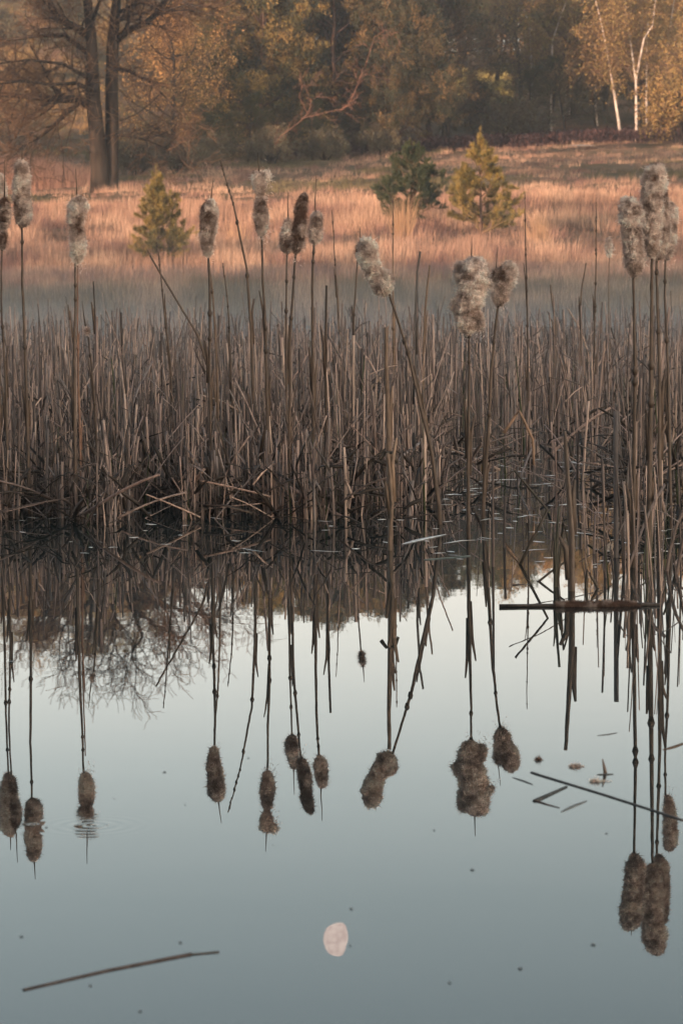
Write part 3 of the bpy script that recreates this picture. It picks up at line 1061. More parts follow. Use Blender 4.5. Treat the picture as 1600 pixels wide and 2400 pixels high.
# ------------------------------------------------------------------ cattails
def fluff_head(name, parent, chains, D, seed, pale=.55, fuzz=1.0, wisps=0, origin=None, dy=0.0, compact=False, tone=1.0):
    """chains: lists of (px, py, radius px). Lumpy body plus short fibres, one mesh."""
    b = MB()
    q = np.random.default_rng(seed)
    g = random.Random(seed)
    s = D / F
    LIGHT = np.array((.80, .655, .575))
    DARK = np.array((.17, .105, .080))
    fibC, fibA, fibL, fibT = [], [], [], []
    for ch in chains:
        P = [at(x, y, D + dy) for x, y, r in ch]
        rr = [r * s for x, y, r in ch]
        cum = [0]
        for i in range(1, len(P)): cum.append(cum[-1] + (P[i] - P[i - 1]).length)
        m = max(8, int(cum[-1] / (s * 2.4)))
        tt = np.linspace(0, cum[-1], m)
        C = np.stack([np.interp(tt, cum, [p[k] for p in P]) for k in range(3)], 1)
        for k in range(2):
            C[1:-1] = (C[:-2] + 2 * C[1:-1] + C[2:]) / 4
        ra = np.interp(tt, cum, rr)
        e = np.minimum(np.arange(m), np.arange(m)[::-1])
        ra = ra * np.where(e == 0, .25, np.where(e == 1, .7, 1.0))
        n = 26
        Tn = np.gradient(C, axis=0)
        Tn /= np.linalg.norm(Tn, axis=1)[:, None]
        A = np.array([0, 1., 0]) - Tn * Tn[:, 1:2]
        A /= np.linalg.norm(A, axis=1)[:, None]
        B = np.cross(Tn, A)
        th = np.arange(n) * 6.28318 / n
        N = np.cos(th)[None, :, None] * A[:, None] + np.sin(th)[None, :, None] * B[:, None]
        V = C[:, None] + ra[:, None, None] * N * .9
        sc = 1 / (s * 30)
        T = np.zeros((m, n, 3))
        for i in range(m):
            for j in range(n):
                p = Vector(V[i, j])
                v1 = mn.noise(p * sc + Vector((seed, 0, 0)))
                v2 = mn.noise(p * sc * 2.6 + Vector((0, seed, 0)))
                v3 = mn.noise(p * sc * 7 + Vector((0, 0, seed)))
                V[i, j] += N[i, j] * ra[i] * (.22 * v1 + .22 * v2 + .13 * v3)
                f = min(1, max(0, pale + .08 + .8 * v1 + .5 * v2 + .3 * v3))
                T[i, j] = DARK + (LIGHT - DARK) * f
        ii = np.arange(m - 1)[:, None] * n
        jj = np.arange(n)[None, :]
        kk = (jj + 1) % n
        qd = np.stack([ii + jj, ii + kk, ii + n + kk, ii + n + jj], -1).reshape(-1, 4)
        b.add(V.reshape(-1, 3), T.reshape(-1, 3), qd)
        area = (ra * 6.28).mean() * cum[-1] / (s * s)          # in px^2
        nf = int(min(16000, area * 1.1 * fuzz))
        pi = q.integers(0, m, nf)
        pj = q.integers(0, n, nf)
        base = V[pi, pj] + q.normal(0, 1, (nf, 3)) * s * 1.8
        dirn = N[pi, pj] + q.normal(0, .65, (nf, 3)) - np.array([0, 0, .25])
        dirn /= np.linalg.norm(dirn, axis=1)[:, None]
        ln = (q.uniform(3, 9, nf) * np.where(q.random(nf) < .07, 2.0, 1) if not compact else q.uniform(1, 3.5, nf)) * s
        fibC.append(base); fibA.append(dirn); fibL.append(ln)
        fibT.append(np.clip(T[pi, pj] * q.uniform(.9, 1.35, nf)[:, None], 0, .8))
        if wisps:                                             # loose seeds hanging off the lower end
            end = C[-3]
            base = end + q.normal(0, 1, (wisps, 3)) * np.array([9, 6, 13]) * s + np.array([4, 0, -10]) * s
            dirn = q.normal(0, 1, (wisps, 3))
            dirn /= np.linalg.norm(dirn, axis=1)[:, None]
            fibC.append(base); fibA.append(dirn); fibL.append(q.uniform(4, 10, wisps) * s)
            fibT.append(np.tile(LIGHT * 1.05, (wisps, 1)))
    Cc, Aa, Ll, Tt = map(np.concatenate, (fibC, fibA, fibL, fibT))
    W = np.cross(Aa, q.normal(0, 1, Aa.shape))
    W /= np.linalg.norm(W, axis=1)[:, None]
    b.spikes(Cc, Aa, W, Ll, 1.3 * s, Tt * tone)
    for k in range(len(chains)): b.C[k] = b.C[k] * tone
    return b.build(name, M_FLUFF, parent, True, None)


def stem_mesh(parent, name, pts, D0, Dtop, r0, r1, tint, seed, knots=0, flat=.8, local=None, sheath=True):
    """stalk through photo pixels; depth goes from D0 at the water to Dtop; radii in photo px"""
    g = random.Random(seed)
    n = len(pts)
    ys = [p[1] for p in pts]
    path, rad = [], []
    for i in range(n - 1):
        for k in range(4):
            f = k / 4
            x = pts[i][0] * (1 - f) + pts[i + 1][0] * f
            y = pts[i][1] * (1 - f) + pts[i + 1][1] * f
            path.append((x, y))
    path.append(pts[-1])
    L = len(path)
    y0, y1 = path[0][1], path[-1][1]
    W3 = []
    for i, (x, y) in enumerate(path):
        t = (y - y0) / (y1 - y0) if y1 != y0 else 0
        D = D0 + (Dtop - D0) * t
        W3.append(at(x + g.gauss(0, .35), y, D))
        r = (r0 + (r1 - r0) * t) * D / F
        rad.append(r * (1 + g.uniform(-.08, .12)))
    W3[0] = W3[0] - Vector((0, 0, .12))
    b = MB()
    b.tube(W3, rad, 6, tint, flat, g.uniform(0, 3))
    for k in range(knots):                       # nodes and torn sheath ends
        t = g.uniform(.35, .98)
        i = min(int(t * (L - 1)), L - 2)
        p = W3[i].lerp(W3[i + 1], g.random())
        b.tube([p - Vector((0, 0, rad[i] * 2.2)), p, p + Vector((0, 0, rad[i] * 2.0))], [rad[i] * .9, rad[i] * 1.55, rad[i] * .8], 6, tuple(c * .8 for c in tint))
    if sheath:
        for k in range(2):
            t = g.uniform(.12, .55)
            i = min(int(t * (L - 1)), L - 3)
            sd = g.choice((-1, 1))
            p = W3[i] + Vector((sd * rad[i] * .6, 0, 0))
            u = (W3[i + 2] - W3[i]).normalized()
            ln = g.uniform(.05, .16)
            kk = g.uniform(.8, 1.4)
            b.tube([p - u * .05, p + u * ln * .5 + Vector((sd * rad[i] * .5, 0, 0)), p + u * ln + Vector((sd * rad[i] * g.uniform(.8, 2.5), 0, 0))],
                   [rad[i] * .9, rad[i] * .8, rad[i] * .35], 4, tuple(c * kk for c in tint), .35)
    return b.build(name, M_STEM, parent, True)


DARKST = (.085, .058, .042)
MIDST = (.15, .10, .070)
GC = "cattails standing in the pond"


def cattail(label, base, stem, chains, spike=None, seed=1, pale=.5, r0=5.0, r1=2.6, wisps=0, fuzz=1.0, tint=DARKST, dy=0.0, knots=2, compact=False):
    B = onwater(*base)
    root = empty("cattail", (0, 0, 0), label, "cattail", GC)
    D = B.y
    pts = [base] + stem
    st = stem_mesh(root, "stem", pts, D, D + dy, r0, r1, tint, seed, knots)
    fluff_head("seed_head", root, chains, D, seed, pale, fuzz, wisps, None, dy, compact)
    if spike:
        b = MB()
        g = random.Random(seed)
        P = [at(x, y, D + dy) for x, y in spike]
        b.tube(P, np.linspace(1.9, .7, len(P)) * D / F, 5, DARKST)
        b.build("spike", M_STEM, root, True)
    root.location = B                           # Empty at the foot; parts keep their place
    for c in root.children:
        c.location = -B
    return root


def c3(x, y, r): return (x * .3444, 330 + y * .3444, r * .3444)
def c4(x, y, r): return (420 + x * .3444, 330 + y * .3444, r * .3444)
def c5(x, y, r): return (800 + x * .2806, 300 + y * .2806, r * .2806)
def c6(x, y, r): return (1160 + x * .2806, 330 + y * .2806, r * .2806)


cattail("white fluffed cattail cut by the left picture edge", (2, 1190), [(0, 900), (-3, 700), (-3, 556)],
        [[(-3, 408, 8), (-4, 428, 17), (-5, 460, 19), (-4, 500, 18), (-3, 535, 14), (-3, 556, 5)]], [(-3, 412), (-4, 372)], 101, .8, 4.5, 2.5)
cattail("thin ragged cattail with a gap in its head, second from the left picture edge", (22, 1207), [(14, 900), (3, 700), (5, 583)],
        [[c3(33, 392, 18), c3(36, 430, 30), c3(36, 500, 30), c3(36, 560, 20), c3(22, 600, 12)], [c3(22, 612, 14), c3(26, 650, 24), c3(22, 700, 18), c3(18, 735, 6)]],
        [(11, 470), (12, 375)], 102, .15, 4.5, 2.3)
cattail("tall cattail with long knobbly head and thin spike, left of the oak trunk", (70, 1205), [(66, 1020), (59, 812), (53, 664), (52, 530)],
        [[c3(150, 138, 22), c3(147, 170, 36), c3(152, 230, 40), c3(150, 290, 50), c3(150, 345, 46), c3(147, 400, 50), c3(158, 450, 56), c3(160, 500, 48), c3(160, 545, 42), c3(155, 580, 14)]],
        [(52, 385), (53, 332)], 103, .42, 5.5, 2.6)
cattail("cattail with white topped head and pale wispy lower half, below the oak trunk", (180, 1217), [(176, 1020), (175, 850), (177, 722), (177, 616)],
        [[c3(545, 385, 18), c3(535, 420, 46), c3(525, 470, 62), c3(522, 530, 52), c3(520, 590, 36)], [c3(525, 590, 38), c3(528, 650, 44), c3(532, 720, 44), c3(530, 780, 36), c3(525, 825, 12)],
         [c3(555, 392, 14), c3(572, 430, 22), c3(575, 470, 16)]],
        [(181, 470), (178, 395)], 104, .58, 5.5, 2.6, 60)
cattail("cattail with pear shaped tan head leaning on two stalks, right of the smallest pine", (495, 1180), [(493, 1000), (491, 867), (492, 674), (488, 605)],
        [[c4(222, 405, 18), c4(212, 430, 36), c4(198, 480, 56), c4(200, 540, 54), c4(195, 600, 46), c4(190, 660, 38), c4(190, 710, 32), c4(193, 755, 22), c4(195, 780, 8)]],
        [(494, 472), (500, 418)], 105, .48, 5.0, 2.8, 20)
cattail("pinched cattail with an upper lobe bulging right and a wispy tail", (632, 1184), [(627, 1000), (623, 778), (616, 661), (613, 554)],
        [[c4(540, 212, 22), c4(545, 245, 38), c4(545, 290, 36), c4(550, 330, 28), c4(552, 362, 14)], [c4(552, 378, 18), c4(555, 430, 32), c4(555, 500, 47), c4(556, 560, 40), c4(560, 610, 22), c4(562, 640, 8)],
         [c4(560, 225, 26), c4(590, 240, 34), c4(600, 268, 28)]],
        [(607, 405), (604, 358)], 106, .45, 5.2, 2.6, 70)
cattail("small pear shaped cattail with dark thick spike, left of the dark ragged one", (675, 1161), [(672, 1000), (671, 743), (672, 592)],
        [[c4(740, 535, 12), c4(738, 590, 24), c4(732, 640, 37), c4(728, 700, 43), c4(733, 742, 28), c4(733, 762, 8)]],
        [(675, 520), (674, 490), (675, 450)], 107, .36, 4.6, 2.4)
cattail("dark ragged slightly tilted cattail without a spike", (676, 1188), [(678, 1000), (680, 778), (685, 709), (692, 595)],
        [[c4(853, 362, 10), c4(845, 400, 24), c4(825, 460, 36), c4(826, 520, 33), c4(818, 580, 37), c4(815, 640, 40), c4(805, 690, 33), c4(800, 730, 24), c4(793, 760, 8)]],
        None, 108, .02, 4.8, 2.5, 25)
cattail("short cattail under a long scaly dark spike", (735, 1175), [(734, 1000), (732, 778), (732, 640), (736, 568)],
        [[c4(930, 485, 12), c4(938, 520, 32), c4(928, 580, 38), c4(925, 635, 42), c4(918, 675, 26), c4(917, 692, 8)]],
        [(739, 500), (738, 470), (740, 440), (740, 412)], 109, .4, 5.0, 2.6)
cattail("plump pale cattail drooping to the left on a slanted stalk", (1034, 1229), [(1012, 1060), (985, 950), (957, 829), (930, 743), (910, 685)],
        [[(842, 578, 14), (855, 582, 22), (862, 600, 20), (868, 622, 18), (879, 642, 19), (890, 660, 21), (899, 676, 22), (905, 690, 8)], [(845, 572, 12), (866, 573, 13), (876, 590, 10)], [(892, 640, 8), (908, 648, 11), (915, 664, 8)]],
        [(848, 572), (842, 564)], 110, .62, 6.2, 3.0, 0, 1.2)
cattail("biggest fluffy cattail with lumpy wide head, in front of the golden pine's foot", (1097, 1262), [(1096, 1100), (1097, 1020), (1099, 861), (1098, 783)],
        [[c5(1075, 1085, 60), c5(1090, 1140, 118), c5(1085, 1230, 128), c5(1080, 1320, 122), c5(1075, 1400, 115), c5(1045, 1480, 112), c5(1045, 1560, 100), c5(1055, 1630, 98), c5(1055, 1690, 60), c5(1060, 1720, 14)],
         [c5(985, 1450, 60), c5(945, 1480, 50), c5(950, 1520, 34)], [c5(1100, 1560, 70), c5(1140, 1620, 52), c5(1150, 1680, 32)], [c5(1180, 1270, 45), c5(1215, 1300, 26), c5(1240, 1315, 16)],
         [c5(1020, 1130, 50), c5(985, 1200, 48), c5(1010, 1260, 40)]],
        [(1104, 606), (1105, 554)], 111, .66, 6.5, 3.0, 40, 1.2)
cattail("fluffy cattail blown to the right of its stalk, beside the biggest one", (1130, 1215), [(1136, 1100), (1143, 1020), (1151, 861), (1159, 777), (1167, 715)],
        [[c5(1400, 1120, 34), c5(1395, 1170, 62), c5(1375, 1225, 82), c5(1345, 1290, 80), c5(1335, 1350, 74), c5(1320, 1420, 60), c5(1310, 1475, 16)], [c5(1300, 1180, 30), c5(1285, 1240, 36), c5(1290, 1290, 30)]],
        [(1160, 640), (1161, 631), (1166, 578)], 112, .52, 5.4, 2.8, 90)
cattail("thick fluffy cattail, lowest of the group at the right picture edge", (1482, 1330), [(1484, 1100), (1487, 863), (1485, 751), (1483, 647)],
        [[c6(1150, 482, 50), c6(1125, 540, 92), c6(1122, 610, 96), c6(1135, 700, 84), c6(1142, 800, 82), c6(1150, 900, 78), c6(1162, 1000, 80), c6(1165, 1060, 66), c6(1155, 1110, 32), c6(1150, 1132, 8)]],
        [(1478, 475), (1476, 451)], 113, .6, 6.5, 3.4, 0, 1.2)
cattail("tallest thick fluffy cattail in the group at the right picture edge", (1518, 1320), [(1522, 1100), (1525, 863), (1526, 695), (1527, 602)],
        [[c6(1345, 190, 40), c6(1342, 240, 74), c6(1322, 320, 98), c6(1310, 400, 94), c6(1308, 500, 86), c6(1305, 600, 80), c6(1300, 700, 78), c6(1300, 800, 76), c6(1305, 880, 66), c6(1312, 940, 40), c6(1318, 968, 10)]],
        None, 114, .64, 7.2, 3.6, 0, 1.2)
cattail("slim dark cattail pressed against the tallest one, with a brown sheath on its stalk", (1543, 1316), [(1545, 1100), (1544, 863), (1539, 678), (1537, 611)],
        [[c6(1395, 395, 24), c6(1398, 500, 38), c6(1392, 600, 48), c6(1392, 700, 52), c6(1396, 800, 48), c6(1385, 900, 48), c6(1352, 985, 18)]],
        None, 115, .42, 7.0, 3.2, 0, 1.0, DARKST, .06)
cattail("pale cattail half hidden at the right of the tallest one", (1572, 1240), [(1568, 1050), (1564, 863), (1557, 695), (1558, 610)],
        [[c6(1445, 515, 26), c6(1455, 570, 48), c6(1460, 650, 52), c6(1460, 740, 50), c6(1452, 830, 42), c6(1448, 900, 32), c6(1435, 985, 10)]],
        None, 116, .66, 5.2, 3.0, 25)
cattail("faint thin pale cattail far back between the bare stalks on the right", (1430, 940), [(1426, 800), (1425, 700), (1427, 597)],
        [[(1425, 560, 2), (1426, 572, 4), (1425, 585, 3.2), (1427, 598, 2)]], None, 117, .8, 1.6, 1.0, 0, 2, MIDST)
cattail("tiny worn cattail remnant with a long thin spike, low on the left", (233, 1184), [(223, 950), (215, 857), (207, 790)],
        [[c3(585, 1270, 12), c3(593, 1290, 15), c3(596, 1320, 10)]], [(201, 765), (196, 733), (193, 705)], 118, .5, 3.6, 2.0)
cattail("tiny ragged cattail remnant hidden behind the drooping cattail", (838, 1068), [(828, 846), (830, 723), (838, 605)],
        [[(838, 604, 3), (840, 592, 6), (841, 580, 5), (842, 570, 2)]], [(842, 572), (844, 531)], 119, .3, 3.2, 1.8)
# brown sheath on the slim dark one's stalk
# ------------------------------------------------------------------ bare stalks
GSK = "bare stalks and lone blades rising above the reed bed"


def stalk(label, base, pts, r0, r1, seed, tint=DARKST, knots=4, name="bare_stalk", cat="stalk", flat=.8):
    B = onwater(*base)
    o = stem_mesh(None, name, [base] + pts, B.y, B.y, r0, r1, tint, seed, knots, flat)
    o.data.transform(Matrix.Translation(-B))
    o.location = B
    return tag(o, label, cat, GSK)


stalk("bare dark stalk with a long scaly tip curving left, tallest left of the pinched cattail", (600, 1146), [(592, 847), (589, 778), (578, 630), (547, 478), (523, 399), (516, 376)], 6, 1.6, 201, DARKST, 9)
stalk("thin bare stalk with a needle tip, in front of the smallest young pine", (410, 1116), [(400, 857), (382, 695), (375, 623), (368, 568)], 4, 1.2, 202, DARKST, 6)
stalk("straight leaning stalk crossing the thin stalk below the smallest pine", (548, 1105), [(486, 857), (465, 788), (413, 702), (351, 599)], 5, 2.2, 203, DARKST, 0)
stalk("flat dark blade with a square tip, left of the small worn remnant's right side", (238, 1090), [(226, 795), (222, 720), (219, 659)], 5, 3.2, 204, DARKST, 0, "flat_reed", "reed", .25)
stalk("flat dark blade left of the white topped cattail", (184, 1065), [(169, 795), (160, 740), (155, 695)], 4.5, 2.6, 205, DARKST, 0, "flat_reed", "reed", .25)
stalk("thin bare stalk between the pear shaped cattail and the tall scaly stalk", (550, 1115), [(541, 847), (534, 709), (527, 654), (522, 616)], 3.8, 1.2, 206, DARKST, 7)
stalk("thin bare stalk right of the long spiked cattail", (800, 1042), [(795, 778), (788, 674), (782, 554), (777, 492)], 3.4, 1.0, 207, DARKST, 9)
stalk("stout blunt blade directly right of the long spiked cattail's foot", (765, 1173), [(763, 900), (763, 795), (765, 669)], 5, 3.4, 208, DARKST, 0, "flat_reed", "reed", .3)
stalk("widest dark blade with a bent tip, middle of the gap between drooping and biggest cattail", (976, 1105), [(973, 860), (973, 749), (977, 637), (984, 589)], 5.5, 3.6, 209, (.06, .05, .045), 0, "flat_reed", "reed", .25)
stalk("slim blade leaning right beside the widest dark blade", (988, 1080), [(993, 800), (996, 721), (1006, 621)], 4, 2.0, 210, MIDST, 0, "flat_reed", "reed", .3)
stalk("tall thin bare stalk rising behind the drooping cattail's right side", (925, 1064), [(922, 846), (921, 600), (921, 463)], 4, 1.3, 211, MIDST, 8)
stalk("tall thin bare stalk right of the golden young pine", (1238, 1061), [(1236, 835), (1234, 695), (1229, 493), (1230, 453)], 3.8, 1.0, 212, DARKST, 8)
stalk("bare stalk standing alone left of the right hand cattail group", (1392, 1000), [(1392, 751), (1395, 667), (1396, 473)], 4, 1.2, 213, DARKST, 8)
stalk("curved blade bending right at its tip, left of the lone bare stalk", (1362, 1000), [(1360, 751), (1361, 681), (1373, 616)], 3.6, 2.0, 214, DARKST, 0, "flat_reed", "reed", .35)
stalk("slim blade leaning left above the reeds on the right", (1306, 990), [(1300, 751), (1292, 700), (1289, 667)], 3.6, 2.4, 215, DARKST, 0, "flat_reed", "reed", .3)
stalk("short blunt dark stalk right below the drooping cattail", (915, 1264), [(910, 1000), (905, 860), (904, 767)], 7, 4.5, 216, MIDST, 0)
stalk("second stalk supporting the pear shaped tan cattail", (512, 1160), [(510, 900), (500, 700), (488, 600)], 4.4, 2.0, 217, MIDST, 1)
stalk("reddish stalk twin to the white topped cattail's stalk", (192, 1200), [(184, 900), (182, 720), (182, 620)], 4, 1.6, 218, (.2, .11, .075), 1)
stalk("long pale straw leaning up to the right across the middle of the bed", (770, 1020), [(800, 985), (850, 930), (892, 884)], 4.2, 3.2, 219, (.40, .27, .18), 0, "fallen_straw", "straw")
stalk("thick broken stub with torn top in the water below the drooping cattail", (912, 1290), [(918, 1180), (912, 1100), (908, 1062)], 9, 7, 220, (.17, .115, .08), 0, "broken_stub", "reed stub", .6)
stalk("thick dark leaning stub in the right foreground", (1338, 1385), [(1338, 1250), (1328, 1100), (1322, 1010)], 11, 5, 221, (.11, .08, .062), 0, "broken_stub", "reed stub", .6)
stalk("dark sharp blade in the water left of the thick leaning stub", (1299, 1376), [(1302, 1280), (1309, 1187)], 4.5, 3.0, 222, (.06, .055, .04), 0, "flat_reed", "reed", .3)


# small bent-over blades in the right foreground
def bent(label, pts, wpx, tint, D, seed):
    b = MB()
    P = [at(x, y, D) for x, y in pts]
    P = [P[0].lerp(P[1], k / 3) for k in range(3)] + sum([[P[i].lerp(P[i + 1], k / 3) for k in range(3)] for i in range(1, len(P) - 1)], []) + [P[-1]]
    b.tube(P, np.linspace(1, .7, len(P)) * wpx * .78 * D / F, 4, tint, .3, 0)
    o = b.build("bent_reed", M_REED, None, False, Vector((P[0].x, P[0].y, 0)))
    return tag(o, label, "reed", "bent blades in the right foreground")


for lab, pts, wp, D in (("dark blade folded into a sharp V, right of the sharp upright blade", [(1304, 1390), (1319, 1226), (1348, 1330)], 4, 8.75),
                        ("low dark blade folded down to the left towards the water", [(1372, 1395), (1375, 1335), (1404, 1385), (1412, 1400)], 4.5, 8.7),
                        ("long dark blade leaning left out of the water left of the thick stub", [(1280, 1160), (1240, 1110), (1206, 1105)][::-1] and [(1214, 1330), (1282, 1195), (1205, 1103)], 4.5, 9.4),
                        ("small dark blade dipping into the water at left of the thick stub", [(1255, 1368), (1290, 1340), (1322, 1318)], 4, 8.9),
                        ("pale folded leaf standing above the reeds on the right", [(1180, 1015), (1216, 962), (1248, 1030), (1250, 1090)], 5, 12.5),
                        ("orange folded leaf in the left of the reed bed", [(300, 1160), (303, 1064), (332, 1108), (330, 1180)], 5, 12.0),
                        ("folded tan leaf in the dark middle of the reed bed", [(602, 1175), (634, 1105), (672, 1142), (700, 1210)], 5, 11.6),
                        ("dark torn flap hanging from the thick broken stub", [(889, 1078), (902, 1060), (922, 1062), (930, 1085)], 6, 9.9)):
    bent(lab, pts, wp, (.30, .19, .125) if "tan" in lab or "pale" in lab else ((.42, .21, .11) if "orange" in lab else (.075, .06, .045)), D, 1)


# ------------------------------------------------------------------ the reed bed
TINTS = [(.335, .240, .200), (.265, .190, .162), (.18, .132, .113), (.20, .165, .152), (.12, .090, .078), (.43, .310, .25), (.09, .069, .060)]
reeds = []


def reed_path(p, h, lean, az, curve, fold=None, g=rng):
    d = Vector((math.sin(lean) * math.cos(az), math.sin(lean) * math.sin(az), math.cos(lean)))
    path = [p - Vector((0, 0, .08))]
    ns = 5
    cz = Vector((math.cos(az), math.sin(az), -.2)) * curve
    for k in range(ns):
        d = (d + cz * (k / ns)).normalized()
        path.append(path[-1] + d * (h + .08) / ns)
    if fold:
        a = g.uniform(0, 6.283)
        dn = Vector((math.cos(a) * math.cos(fold), math.sin(a) * math.cos(fold), math.sin(fold)))
        L = h * g.uniform(.2, .55)
        if path[-1].z + dn.z * L < .02: L = max(.03, (path[-1].z - .02) / max(.05, -dn.z))
        q = path[-1]
        path += [q + dn * L * .5, q + (dn + Vector((0, 0, -.12))) * L]
    return path


def front(px):
    if px < 1000: return 11.15 + .45 * mn.noise((px * .006, 0, 0)) + (.5 if 300 < px < 420 else 0)
    if px < 1395: return 12.4 + .7 * mn.noise((px * .01, 3, 0))
    return 10.6


def add_reed(px, D, kind):
    x = (px - 800) / F * D
    p = Vector((x, D, 0))
    h = min(.74, max(.22, rng.gauss(.46, .11)))
    if D > 19: h *= .9
    if px >= 1400 and D < 11.5: h *= rng.uniform(.45, .85)
    e_ = D - front(px)
    if e_ < 1.7 and px < 1400: h *= (.42 + .58 * max(0, e_) / 1.7) * rng.uniform(.75, 1.12)
    az = rng.uniform(0, 6.283)
    wid = rng.uniform(.0026, .0054) if rng.random() < .74 else rng.uniform(.0054, .0088)
    tint = rng.choice(TINTS)
    k = rng.uniform(.7, 1.25)
    tint = tuple(c * k for c in tint)
    r = rng.random()
    fold = None
    if kind == 'fallen':
        lean, curve = rng.uniform(.75, 1.45), rng.uniform(0, .3)
        h = rng.uniform(.12, .42)
        p.z = rng.uniform(0, .16)
        lab = "dry straw lying aslant across the foot of the reed bed"
        nm = "fallen_straw"
    elif r < .21:
        lean, curve, fold = abs(rng.gauss(0, .12)), 0, rng.uniform(-1.25, -.1)
        h *= .75
        lab = "dead reed snapped over with its top hanging down"
        nm = "folded_reed"
    elif r < .46:
        lean, curve = abs(rng.gauss(0, .24)), rng.uniform(0, .30)
        wid *= .75
        lab = "slim dry reed leaning among its neighbours"
        nm = "leaning_reed"
    elif r < .52:
        lean, curve = abs(rng.gauss(0, .07)), rng.uniform(0, .05)
        tint = (.05 * k, .058 * k, .024 * k)
        h *= .72
        lab = "green living blade among the dead reeds"
        nm = "green_reed"
    else:
        lean, curve = abs(rng.gauss(0, .075)), rng.uniform(0, .03)
        lab = "upright dead reed with a cut off blunt top"
        nm = "reed"
    path = reed_path(p, h, lean, az, curve, fold)
    taper = .25 if nm in ("green_reed",) else rng.uniform(.55, 1.0)
    rad = np.linspace(wid, wid * taper, len(path))
    reeds.append((D, px, nm, lab, path, rad, tint, rng.uniform(.25, .8), rng.uniform(0, 3.14)))


n = 0
while n < 5200:
    D = math.sqrt(rng.uniform(10.6 ** 2, 27.5 ** 2))
    px = rng.uniform(-70, 1670)
    f = front(px)
    if D < f: continue
    if 1010 < px < 1470 and D < 15.5 and rng.random() < .72: continue
    if D < f + 2.2: pass
    elif D > 14 and rng.random() < .25: continue
    add_reed(px, D, 'up')
    n += 1
for k in range(1350):                                     # thicker at the front
    px = rng.uniform(-70, 1040)
    add_reed(px, front(px) + rng.random() ** 1.3 * 2.6, 'up')
for k in range(420):
    px = rng.uniform(-70, 1650)
    if 1040 < px < 1420 and rng.random() < .6: continue
    add_reed(px, max(front(px), 10.9) - .1 + rng.random() ** 1.4 * 4.5, 'fallen')
for k in range(42):                                       # clump round the right hand cattails
    px = rng.choice((rng.gauss(1545, 45), rng.gauss(1470, 40), rng.uniform(1400, 1640)))
    B = onwater(px, rng.uniform(1300, 1385))
    add_reed(px, B.y, 'up')
for k in range(8):
    px = rng.uniform(1410, 1600)
    add_reed(px, onwater(px, rng.uniform(1300, 1370)).y, 'fallen')
for k in range(6):                                        # scattered stubs in open water
    px = rng.uniform(1060, 1400)
    add_reed(px, onwater(px, rng.uniform(1210, 1330)).y, 'up')
reeds.sort(key=lambda a: a[0])
GR = {"reed": "upright dead reeds at the near side of the bed", "leaning_reed": "slim leaning reeds at the near side of the bed",
      "folded_reed": "snapped reeds at the near side of the bed", "green_reed": "green blades at the near side of the bed",
      "fallen_straw": "fallen straws at the near side of the bed"}
CT = {"reed": "reed", "leaning_reed": "reed", "folded_reed": "reed", "green_reed": "reed", "fallen_straw": "straw"}
rest = MB()
for k in range(2700):                                     # dark rotted leaves added round the feet to deepen the shade there
    px = rng.uniform(-70, 1670)
    f = max(front(px), 11.0)
    D = f - .05 + rng.random() ** 1.5 * 7
    if 1010 < px < 1440 and rng.random() < .93: continue
    p = Vector(((px - 800) / F * D, D, rng.random() ** 1.6 * .19))
    a, el = rng.uniform(0, 6.283), rng.uniform(-.5, 1.2)
    L = rng.uniform(.06, .24)
    d = Vector((math.cos(a) * math.cos(el), math.sin(a) * math.cos(el), math.sin(el)))
    k_ = rng.uniform(.5, 1.4)
    rest.tube([p, p + d * L * .5, p + (d + Vector((0, 0, -.12))) * L], [.006, .0078, .004], 4, (.055 * k_, .042 * k_, .034 * k_), .3, rng.uniform(0, 3.1))
cnt = 0
for (D, px, nm, lab, path, rad, tint, flat, ang) in reeds:
    inview = -10 < px < 1610
    if cnt < 290 and inview:
        b = MB()
        b.tube(path, rad, 5, tint, flat, ang)
        o = b.build(nm, M_REED, None, False, Vector((path[0].x, path[0].y, 0)))
        tag(o, lab, CT[nm], GR[nm])
        cnt += 1
    else:
        rest.tube(path, rad, 4, tint, flat, ang)
tag(rest.build("reeds", M_REED), "dense bed of dead brown reeds reaching back over the pond", "reeds", kind="stuff")


# ------------------------------------------------------------------ things afloat
def strip(name, label, cat, pts, wpx, tint, group=None, z=.004, taper=(1, 1), matl=None, lens=False):
    b = MB()
    P = [onwater(x, y, z * .12) for x, y in pts]
    Q = []
    for i in range(len(P) - 1):
        for k in range(4): Q.append(P[i].lerp(P[i + 1], k / 4))
    Q.append(P[-1])
    m = len(Q)
    D = Q[m // 2].y
    rad = np.linspace(taper[0], taper[1], m) * wpx * D / F
    if lens: rad = rad * np.sin(np.linspace(.15, 3.0, m)) ** .7
    dq = Q[-1] - Q[0]
    b.tube(Q, rad, 6, tint, .6 if not lens else (.25 if matl is None else .1), math.atan2(dq.y, dq.x) + math.pi / 2)
    c = Q[m // 2]
    return tag(b.build(name, matl or M_FLOAT, None, True, c), label, cat, group)


